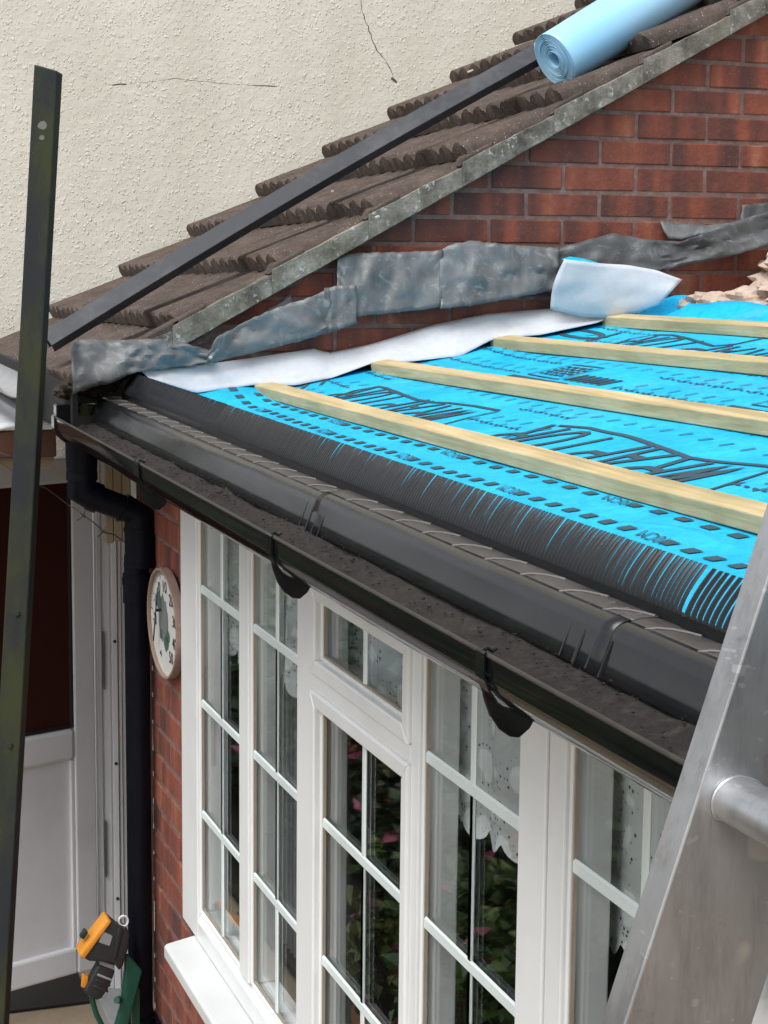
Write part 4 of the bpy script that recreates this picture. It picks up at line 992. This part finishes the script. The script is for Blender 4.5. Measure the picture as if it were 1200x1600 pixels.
dbar('bottom_rail', .0882, DW-.0882, DB, .268, -.06, -.0005, 'sash', .010); dbar('middle_rail', .0882, DW-.0882, .995, 1.115, -.06, .004, 'sash', .016); dbar('top_rail', .0882, DW-.0882, DT-.09, DT, -.06, -.0005, 'sash')
dbar('lower_panel', .0884, DW-.0884, .2682, .9948, -.045, -.020, 'sash', 0); dbar('glass', .0884, DW-.0884, 1.1152, DT-.0902, -.04, -.022, 'doorglass', 0)
for s0, s1, z0, z1 in ((.0885, .104, .2685, .9945), (.0885, .1, 1.1155, DT-.0905)): dbar('glazing_bead', s0, s1, z0, z1, -.02, -.006, 'sash' if z0 < 1 else 'blackprint', .003)
dbar('glazing_bead', .1045, DW-.0885, 1.1156, 1.127, -.02, -.006, 'blackprint', .002)
dbar('lever_handle', DW-.06, DW-.03, 1.0, 1.22, .0045, .014, 'steel', .003)
df = thing('door_frame', 'white door frame with screw heads beside the black downpipe', 'door frame', (-1.9, .2, 0))
b = MB(); b.box(-1.965, -1.90, .18, .305, 0, 2.135); b.build('hinge_jamb', M['sash'], df, bevel=.004, seg=2)
for i, (ya, yb_, xx) in enumerate(((.188, .203, -1.885), (.213, .236, -1.892), (.2405, .262, -1.880), (.268, .279, -1.89))): MB().box(-1.90, xx, ya, yb_, .02, 2.13).build('rebate', M['sash'], df, bevel=.002, seg=1)
for z in (.42, .95, 1.42, 1.9): MB().tube([(-1.8805, .251, z), (-1.876, .251, z)], .006, 10).build('screw', M['blackprint'], df)
for z in (.62, 1.35): MB().box(-1.8915, -1.874, .2065, .2105, z-.11, z+.11).build('keep', M['steel'], df, bevel=.001, seg=1)
MB().box(-1.96, -.92, .20, .305, 2.137, 2.19).build('head', M['sash'], df, bevel=.004, seg=2)
MB().box(-1.90, -.93, .16, .305, .001, .06).build('threshold', M['greyplastic'], df, bevel=.004, seg=2)
MB().box(-.99, -.93, .20, .305, .061, 2.135).build('lock_jamb', M['sash'], df, bevel=.004, seg=2)
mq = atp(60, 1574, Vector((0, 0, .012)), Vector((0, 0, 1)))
mt_ = tag(link('door_shade_slab', MB().box(-.55, .0, -.4, .5, 0, .012).mesh('door_shade_slab', M['dark'], bevel=.003)), 'dark slab standing in for the shade on the paving under the open door', 'mat'); mt_.location = (mq.x, -.35, .001)  # dark slab put in for the shade under the open door
# beige panel seen beside the swan neck
pa, pb = atx(163, 735, -1.1), atx(203, 735, -1.1); zt = atx(180, 728, -1.1).z; zb = atx(180, 848, -1.1).z
bp = thing('timber_panel', 'weathered beige board above the door frame behind the swan neck', 'board', (-1.1, (pa.y+pb.y)/2, zb))
n = 3
for i in range(n): MB().box(-1.115, -1.095+.002*(i % 2), pa.y+(pb.y-pa.y)*i/n+.001, pa.y+(pb.y-pa.y)*(i+1)/n-.001, zb+.004*i, zt+.2).build('plank', M['beige'], bp, bevel=.002, seg=1)
MB().box(-1.12, -1.085, pb.y+.001, pb.y+.017, zb-.01, zt+.2).build('edge_trim', M['sash'], bp)
# white sheet canopy with brown fascia over the door
cp = thing('canopy', 'white sheet canopy with brown fascia left of the leaning post', 'canopy', (-.9, -.5, 2.3))
c0 = atx(0, 666, -.62); c1 = atx(0, 612, -1.75)
P = []
for i in range(14):
    x = -.62-1.15*i/13; P.append([Vector((x, y, c0.z+(c1.z-c0.z)*i/13+.004*math.sin(y*60))) for y in [-1.1+.94*j/60 for j in range(61)]])
b = MB(); b.grid(P); o = b.build('sheet', M['polycarb'], cp, recalc=False, smooth=True); s = o.modifiers.new('s', 'SOLIDIFY'); s.thickness = .012; s.offset = -1
MB().box(-.66, -.625, -1.1, -.16, c0.z-.095, c0.z-.016).build('fascia_board', M['brownboard'], cp, bevel=.003, seg=1)
MB().box(-.70, -.668, -1.1, -.16, c0.z-.130, c0.z-.098).build('batten_strip', M['beige'], cp)
MB().box(-1.78, -1.74, -1.1, -.16, c1.z-.06, c1.z-.014).build('wall_plate', M['brownboard'], cp)
for yy in (-1.08, -.2):
    MB().box(-.70, -.66, yy, yy+.04, 0, c0.z-.131).build('post', M['brownboard'], cp, bevel=.004, seg=1) if yy < -1 else None
# grey gutter of the tiled wing
wg = thing('wing_gutter', 'grey half-round gutter under the tile eave at the left edge', 'gutter', (-1.2, -.3, 2.45))
b = MB(); pr_ = []
for i in range(13):
    a = math.pi+math.pi*i/12; pr_.append((-.305+.05*math.cos(a), 2.508+.05*math.sin(a)))
b.sweep(pr_+[(y*.98-.0061, z+.003) for y, z in pr_[::-1]], -2.3, -.42, 4); b.build('channel', M['greyplastic'], wg, smooth=30)
MB().tube([(-2.3, -.355, 2.509), (-.42, -.355, 2.509)], .005, 8).build('rolled_lip', M['polycarb'], wg, smooth=True)

# ================================================================== LOOSE THINGS
# ---- leaning post in front of the gutter end
pt = thing('leaning_post', 'tall dark mossy square post leaning against the gutter end', 'post', (.2, -.55, 0))
T0 = atx(76, 104, .16); B1 = atx(21, 1100, .16); axis = (T0-B1).normalized(); base = T0-axis*(T0.z/axis.z)
qx = Vector((math.cos(math.radians(-22)), math.sin(math.radians(-22)), 0)); qx = (qx-axis*qx.dot(axis)).normalized(); qy = axis.cross(qx)
def pp(a, b_, t): return base+axis*t+qx*a+qy*b_
H = (T0-base).length; hw = .0295
b = MB(); vs = []
for t in [H*i/24 for i in range(25)]:
    for a, c in ((-hw, -hw), (hw, -hw), (hw, hw), (-hw, hw)): vs.append(pp(a, c, t-(.012 if (t > H*.99 and c > 0) else 0)))
fs = [(3, 2, 1, 0), (96, 97, 98, 99)]
for i in range(24):
    for q in range(4): fs.append((i*4+q, i*4+(q+1) % 4, i*4+4+(q+1) % 4, i*4+4+q))
b.add(vs, fs); b.build('shaft', M['post'], pt, bevel=.004, seg=2)
for (u, v) in ((25, 955), (10, 1160)):
    t = (atx(u, v, .16)-base).dot(axis); b = MB(); b.tube([pp(hw-.002, .004, t), pp(hw+.006, .004, t)], [.009, .006], 10); b.build('bolt', M['post'], pt, smooth=30)
for (t_, s) in ((H-.145, .012), (H-.175, .007)):
    b = MB(); b.add([pp(hw+.0006, .0+s*(1+.3*nz(i*1.1, s*50))*math.cos(i*.7), t_+s*.9*(1+.4*nz(i*1.9, 3))*math.sin(i*.7)) for i in range(9)], [tuple(range(9))]); b.build('paint_splash', M['dustyrib'], pt, recalc=False)

# ---- anthracite trim lying on the tiles
tn = en.copy(); t0 = tp(0, -.3)+en*.004
def ontile(u, v, h): return atp(u, v, t0+en*h, en)
A_, B_ = ontile(78, 540, .045), ontile(850, 86, .045)
tm = thing('plastic_trim', 'long anthracite trim length lying up the tiled roof', 'trim', (A_+B_)/2)
ta = (B_-A_).normalized(); tb = (en.cross(ta)).normalized(); tc = ta.cross(tb)
Lt = (B_-A_).length
def tq(s, p, q): return A_+ta*s+tb*p+tc*q
if tb.x > 0: tb = -tb; tc = ta.cross(tb)
prof = [(-.034, .030), (.030, .030), (.030, -.032), (.027, -.032), (.027, .027), (-.031, .027), (-.031, .002), (-.034, .002)]
# cross-section rolled so its broad face looks towards the camera
cr = math.radians(38)
prof = [(p*math.cos(cr)-q*math.sin(cr), p*math.sin(cr)+q*math.cos(cr)) for p, q in prof]
sgn = 1 if tc.dot(en) > 0 else -1
b = MB(); n = 30; vs = [tq(Lt*i/n, p, sgn*q+.012*math.sin(math.pi*i/n)) for i in range(n+1) for p, q in prof]; m_ = len(prof); fs = [tuple(range(m_)), tuple(n*m_+q for q in range(m_))]
for i in range(n):
    for q in range(m_): fs.append((i*m_+q, i*m_+(q+1) % m_, (i+1)*m_+(q+1) % m_, (i+1)*m_+q))
b.add(vs, fs); b.build('channel', M['trim'], tm, bevel=.0012, seg=1)

# ---- roll of membrane
RR = .083
rc0 = atp(866, 94, Vector((0, 0, 2.735)), Vector((0, -.5, .866)))
ra = (es*math.cos(math.radians(9))+Vector((-1, 0, 0))*math.sin(math.radians(9))); ra = (ra-en*ra.dot(en)).normalized()
rx = en.copy(); ry = ra.cross(rx)
ro = thing('membrane_roll', 'part-used roll of pale blue membrane lying on the tiles', 'membrane roll', rc0)
b = MB(); P = []; turns = 13; n = turns*26
for i in range(n+1):
    a = 2*math.pi*turns*i/n; r = .020+(RR-.020)*i/n+.0012*nz(a*1.3, 2); r = min(r, RR)
    row = []
    for s in (0, .01, .5, 1.1): 
        d = .004*nz(a*.35, 5) if s == 0 else 0
        row.append(rc0+ra*(s+d)+(rx*math.cos(a-.7)+ry*math.sin(a-.7))*r)
    P.append(row)
b.grid(P); me = b.mesh('rolled_sheet', M['roll'], recalc=False, smooth=50, off=origin(ro)); o = link('rolled_sheet', me, ro); s = o.modifiers.new('s', 'SOLIDIFY'); s.thickness = .0022; s.offset = -1
P = []
for i in range(30):                                               # loose outer edge
    s = .10+1.0*i/29; am = -.7+2*math.pi*turns
    P.append([rc0+ra*s+(rx*math.cos(am+q)+ry*math.sin(am+q))*(RR+.001+.012*q*q*(1+.5*nz(s*4, 1))) for q in (-.08, .05, .16+.05*nz(s*7, 3), .30+.10*nz(s*6, 9))])
b = MB(); b.grid(P); o = b.build('loose_edge', M['roll'], ro, recalc=False, smooth=True); s = o.modifiers.new('s', 'SOLIDIFY'); s.thickness = .0015

# ---- ladder
LX = 3.6
l1 = atx(937, 1600, LX); l0 = atx(1197, 790, LX); la = (l0-l1).normalized(); lf = l1-la*(l1.z/la.z)        # foot of the front edge
ln = Vector((0, la.z, -la.y))                                     # from the climbing side towards the wall
ld = thing('ladder', 'aluminium ladder leaning on the eaves in the right foreground', 'ladder', lf+Vector((.18, .05, 0)))
WEB, FL, TH = .112, .034, .0035; LL = 4.3
def lq(x, w, t): return lf+Vector((x, 0, 0))+ln*w+la*t
def stile(x, sgn):
    # channel: web towards the rungs, flanges turned away (-sgn)
    pr2 = [(0, 0), (0, WEB), (-FL*sgn, WEB), (-FL*sgn, WEB-.010), (-(FL-TH)*sgn, WEB-.010), (-(FL-TH)*sgn, WEB-TH), (-TH*sgn, WEB-TH), (-TH*sgn, TH), (-(FL-TH)*sgn, TH), (-(FL-TH)*sgn, .010), (-FL*sgn, .010), (-FL*sgn, 0)]
    b = MB(); n = 40; m_ = len(pr2); vs = [lq(x+p, q, LL*i/n) for i in range(n+1) for p, q in pr2]; fs = [tuple(range(m_)), tuple(n*m_+q for q in range(m_))]
    for i in range(n):
        for q in range(m_): fs.append((i*m_+q, i*m_+(q+1) % m_, (i+1)*m_+(q+1) % m_, (i+1)*m_+q))
    b.add(vs, fs); return b.build('stile', M['alu'], ld, bevel=.0016, seg=2)
stile(LX-LX+FL, 1); stile(.40, -1)
rp = atx(1150, 1252, LX+.03); tr_ = (rp-lf).dot(la); wr_ = (rp-lf).dot(ln)
k = -8
while True:
    t = tr_+.25*k; k += 1
    if t < .15: continue
    if t > LL-.1: break
    b = MB(); n = 32; pts = []
    for i in range(n):
        a = 2*math.pi*i/n; c_, s_ = math.cos(a), math.sin(a); rr_ = .021
        pts.append(lq(FL-.001, wr_+rr_*1.15*c_, t+rr_*max(-.72, min(.95, s_))))
    b.prism(pts, Vector((.40-FL+.002, 0, 0))); rg_ = b.build('rung', M['alu'], ld, smooth=50)
    b = MB(); b.tube([p+Vector((.003, 0, 0)) for p in pts]+[pts[0]+Vector((.003, 0, 0))], .0016, 6); b.build('weld', M['alu'], rg_, smooth=True)

# ---- hose gun, hose and holder on the downpipe
GX = .035
def gp(u, v, x=GX): return atx(u, v, x)
def slab(name, px, x0, x1, mat, par, bev=.006, seg=3):
    a = [gp(u, v, x0) for u, v in px]; c_ = [Vector((x1, p.y, p.z)) for p in a]; n = len(px)
    b = MB(); b.add(a+c_, [tuple(range(n))[::-1], tuple(range(n, 2*n))]+[(i, (i+1) % n, n+(i+1) % n, n+i) for i in range(n)]); return b.build(name, M[mat], par, bevel=bev, seg=seg, smooth=40)
gun = thing('hose_gun', 'black and orange hose spray gun hanging beside the downpipe', 'spray gun', gp(155, 1500))
slab('body', [(166, 1426), (181, 1439), (190, 1440), (197, 1448), (194, 1470), (186, 1497), (180, 1505), (172, 1494), (152, 1491), (133, 1490), (124, 1484)], GX-.03, GX+.03, 'rubber', gun)
slab('orange_ring', [(161, 1423), (167, 1426), (124, 1485), (117, 1479)], GX-.036, GX+.036, 'orange', gun, .004, 2)
slab('selector', [(131, 1449), (136, 1453), (129, 1464), (123, 1461)], GX-.01, GX+.012, 'rubber', gun, .002)
slab('connector_ring', [(154, 1494), (177, 1502), (173, 1509), (152, 1501)], GX-.016, GX+.016, 'greyplastic', gun, .003)
slab('connector', [(150, 1499), (176, 1509), (168, 1532), (155, 1552), (147, 1555), (127, 1543), (130, 1536), (140, 1518)], GX-.02, GX+.02, 'rubber', gun, .006)
slab('trigger', [(128, 1520), (137, 1523), (134, 1541), (126, 1540)], GX-.006, GX+.008, 'orange', gun, .002)
for q_ in range(3): slab('grip_band', [(148-3*q_, 1512+9*q_), (171-3*q_, 1521+9*q_), (170-3*q_, 1524+9*q_), (147-3*q_, 1515+9*q_)], GX-.0225, GX+.0225, 'greyplastic' if q_ == 0 else 'rubber', gun, .001, 1)
slab('side_badge', [(160, 1455), (176, 1462), (171, 1478), (154, 1472)], GX+.0295, GX+.0325, 'greyplastic', gun, .001, 1)
slab('lever', [(181, 1441), (189, 1444), (178, 1492), (172, 1489)], GX-.006, GX+.0335, 'blackprint', gun, .003)
b = MB(); b.tube([gp(193+7*math.cos(a), 1439+8*math.sin(a)) for a in [2*math.pi*i/16 for i in range(17)]], .003, 6); b.build('hanging_ring', M['upvc'], gun, smooth=True)
hs_ = thing('garden_hose', 'green garden hose hanging down from the spray gun', 'hose', gp(155, 1640))
hp_ = [gp(143, 1553), gp(146, 1570), gp(151, 1586), gp(158, 1600), gp(166, 1625), gp(170, 1680)]; hp_ += [Vector((.05, -.14, .3)), Vector((.10, -.2, .05)), Vector((.3, -.35, .013)), Vector((.8, -.5, .013))]
b = MB(); b.tube(hp_, .0075, 10); b.build('tube', M['green'], hs_, smooth=True)
hh = thing('hose_holder', 'dark green plastic hose holder fixed low on the downpipe', 'hose holder', gp(200, 1560))
slab('plate', [(194, 1487), (200, 1490), (220, 1513), (218, 1520), (203, 1578), (198, 1600), (190, 1660), (176, 1660), (178, 1598), (186, 1570), (190, 1540), (193, 1510)], GX-.012, GX+.012, 'green', hh, .005)
b = MB(); b.tube([gp(186, 1562, GX+.014), gp(182, 1563, GX+.03)], [.011, .009], 12); b.build('knob', M['green'], hh, smooth=40)
slab('back_plate', [(204, 1540), (216, 1540), (216, 1600), (204, 1600)], -.001, GX-.012, 'green', hh, .002)

# ---- barbed wire
bw = thing('barbed_wire', 'thin rusty barbed wire strand crossing in front of the door', 'wire', atx(110, 800, .02))
wp = [(-40, 690), (-6, 706), (14, 712), (0, 722), (40, 748), (75, 765), (108, 790), (120, 796), (131, 806), (145, 815), (160, 829), (168, 833), (178, 835), (192, 845), (206, 853)]
b = MB(); b.tube([atx(u, v, .0+.03*math.sin(u*.05)) for u, v in wp], .0016, 6); b.build('strand', M['wire'], bw, smooth=True)
for u, v in ((131, 806), (163, 831)):
    q = atx(u, v, .0+.03*math.sin(u*.05)); b = MB(); b.tube([q, q+Vector((.01, -.020, -.010))], .0013, 5); b.tube([q, q+Vector((-.005, .004, .012))], .0013, 5); b.tube([q+Vector((-.002, -.004, .003)), q+Vector((.002, .005, -.003))], .003, 6); b.build('barb', M['wire'], bw)

# ================================================================== GARDEN (seen mirrored in the panes)
struct(MB().box(-14, -.9, -9, -.95, .004, .02).build('pane_darkening_bed', M['soil'])); struct(MB().box(-.89, 1.5, -9, -1.6, .004, .012).build('garden_path', M['bark']))  # soil bed added out of view to darken what the panes mirror
fn = thing('sky_block_fence', 'dark board fence added unseen across the garden to block sky from the panes', 'fence', (-7.2, -3, 0))  # unseen fence added to block the sky in the pane reflections
for i in range(50): MB().box(-7.25, -7.22+.008*(i % 2), -8+.2*i, -8+.2*i+.19, .05, 2.6).build('board', M['fence'], fn)  # boards of the added fence that blocks the sky
def leafy(name, label, x, y, rx_, rz_, n, mats, seed, flowers=0, group='garden shrubs', z0=0.0, big=1.0):
    r = random.Random(seed); t = thing(name, label, 'shrub' if z0 == 0 else 'houseplant', (x, y, z0), group)
    b = MB(); 
    for q in range(6):
        a = r.uniform(0, 6.28); b.tube([(x, y, z0), (x+.15*rx_*math.cos(a), y+.15*rx_*math.sin(a), z0+rz_*.5), (x+.6*rx_*math.cos(a), y+.6*rx_*math.sin(a), z0+rz_*1.2)], [.02*big, .014*big, .005*big], 6)
    b.build('stems', M['bark'], t)
    for mi, mt in enumerate(mats):
        b = MB(); cnt = n if mi == 0 else (n//3 if mt != M['pink'] else flowers)
        for q in range(cnt):
            d = Vector((r.gauss(0, 1), r.gauss(0, 1), r.gauss(0, 1))).normalized(); rad = (.35+.65*r.random()**.5)*(1+.35*mnoise.noise(d*2+Vector((seed, 0, 0))))
            p = Vector((x+d.x*rx_*rad, y+d.y*rx_*rad, max(.05, z0+rz_+d.z*rz_*rad))); l = big* (r.uniform(.04, .085) if mt != M['pink'] else r.uniform(.03, .06)); w = l*.42 if mt != M['pink'] else l*.9
            e = Matrix.Rotation(r.uniform(0, 6.28), 3, 'Z') @ Matrix.Rotation(r.uniform(-1.0, 1.0), 3, 'X') @ Matrix.Rotation(r.uniform(-.8, .8), 3, 'Y')
            b.add([p+e @ Vector(k_) for k_ in ((0, 0, 0), (w, l*.45, .01), (0, l, 0), (-w, l*.45, .01))], [(0, 1, 2, 3)])
        o = b.build('foliage' if mt != M['pink'] else 'blossom', mt, t, recalc=False); stuff(o)
spots = [('dark green shrub with pink blossom nearest the door', -3.2, -1.6, .5, .55, 'd'), ('yellow-green leafy shrub beside the terracotta pot', -2.6, -2.6, .45, .6, 'y'), ('tall dark shrub by the added fence', -5.6, -1.7, .8, .95, 'd'),
         ('broad leafy shrub in the middle of the added bed', -4.4, -2.8, .7, .7, 'y'), ('dense dark shrub at the back of the added bed', -6.2, -3.4, .9, 1.1, 'd'), ('low pink flowering shrub at the front of the added bed', -1.6, -3.0, .4, .4, 'd'), ('round shrub far along the added fence', -5.2, -5.0, 1.0, 1.0, 'y'), ('loose green shrub left of the paving', -3.2, -4.2, .7, .75, 'd'), ('low yellow-green plant at the corner of the bed', -1.35, -1.45, .3, .3, 'y'), ('pink flowering plant between the pots', -2.0, -1.6, .32, .36, 'd'), ('leafy green plant beside the garden path', -1.5, -2.2, .36, .42, 'y'), ('dark bushy plant behind the small pot', -4.3, -1.5, .5, .6, 'd')]
for i, (lb, x, y, a, c_, kd) in enumerate(spots):
    leafy('shrub', lb, x, y, a, c_, 1500, [M['leaf2'] if kd == 'd' else M['leaf'], M['leaf'] if kd == 'd' else M['yellowleaf'], M['pink']], 30+i, 45 if kd == 'd' else 12)
def pot(label, x, y, z, r):
    b = MB(); n = 24; prof = [(0, 0), (r*.68, 0), (r*.92, r*1.35), (r*1.04, r*1.36), (r*1.06, r*1.7), (r*.95, r*1.7), (r*.9, r*1.4), (0, r*1.4)]
    vs = []; fs = []
    for i in range(n):
        for (q, h) in prof: vs.append(Vector((q*math.cos(2*math.pi*i/n), q*math.sin(2*math.pi*i/n), h)))
    m_ = len(prof)
    for i in range(n):
        for q in range(m_-1): fs.append((i*m_+q, ((i+1) % n)*m_+q, ((i+1) % n)*m_+q+1, i*m_+q+1))
    b.add(vs, fs); o = link('plant_pot', b.mesh('plant_pot', M['terracotta'], smooth=35, recalc=True)); o.location = (x, y, z); return tag(o, label, 'plant pot', 'terracotta pots')
pot('large terracotta pot beside the yellow-green shrub', -2.2, -2.1, 0, .22); pot('small terracotta pot by the doorway', -1.3, -1.3, 0, .14); pot('terracotta pot in front of the dark shrub', -3.9, -1.9, 0, .2)

isill = struct(MB().box(.03, 4.28, .112, .36, 1.10, 1.125).build('inner_sill', M['plaster']))
def houseplant(lp, ll, x, y, r, rx_, rz_, n, seed, mats, fl):
    pot(lp, x, y, 1.126, r); leafy('houseplant', ll, x, y, rx_, rz_, n, mats, seed, fl, 'houseplants on the inner sill', 1.126+r*1.4, .75)
houseplant('terracotta pot on the inner sill behind the opening light', 'leafy houseplant behind the opening light', 1.22, .235, .07, .12, .22, 170, 51, [M['yellowleaf'], M['leaf2'], M['pink']], 4)
houseplant('terracotta pot on the inner sill behind the fourth light', 'pink flowering houseplant behind the fourth light', 1.66, .235, .075, .125, .20, 200, 52, [M['leaf'], M['leaf2'], M['pink']], 22)
houseplant('terracotta pot on the inner sill near the window join', 'trailing green houseplant near the window join', 2.02, .24, .07, .115, .17, 160, 53, [M['leaf2'], M['leaf'], M['pink']], 8)

fl = random.Random(17); flake = m_flat('mortar_flake', (.55, .50, .43), .9, 0, .2, 30)
for i, (u, v, sz) in enumerate([(205, 438, .022), (88, 524, .018), (240, 424, .01), (735, 112, .02), (712, 150, .016), (590, 340, .01), (520, 300, .008), (330, 560, .006)]):
    q = ontile(u, v, -.012 if v > 0 else 0); b = MB()
    vs = [q+ex*(sz*1.1*(1+.3*nz(k*2.2, i))*math.cos(k*.9))+es*(sz*.55*(1+.3*nz(k*1.7, i*3))*math.sin(k*.9)) for k in range(7)]
    b.prism(vs, en*.004); b.build('mortar_flake', flake, tr)
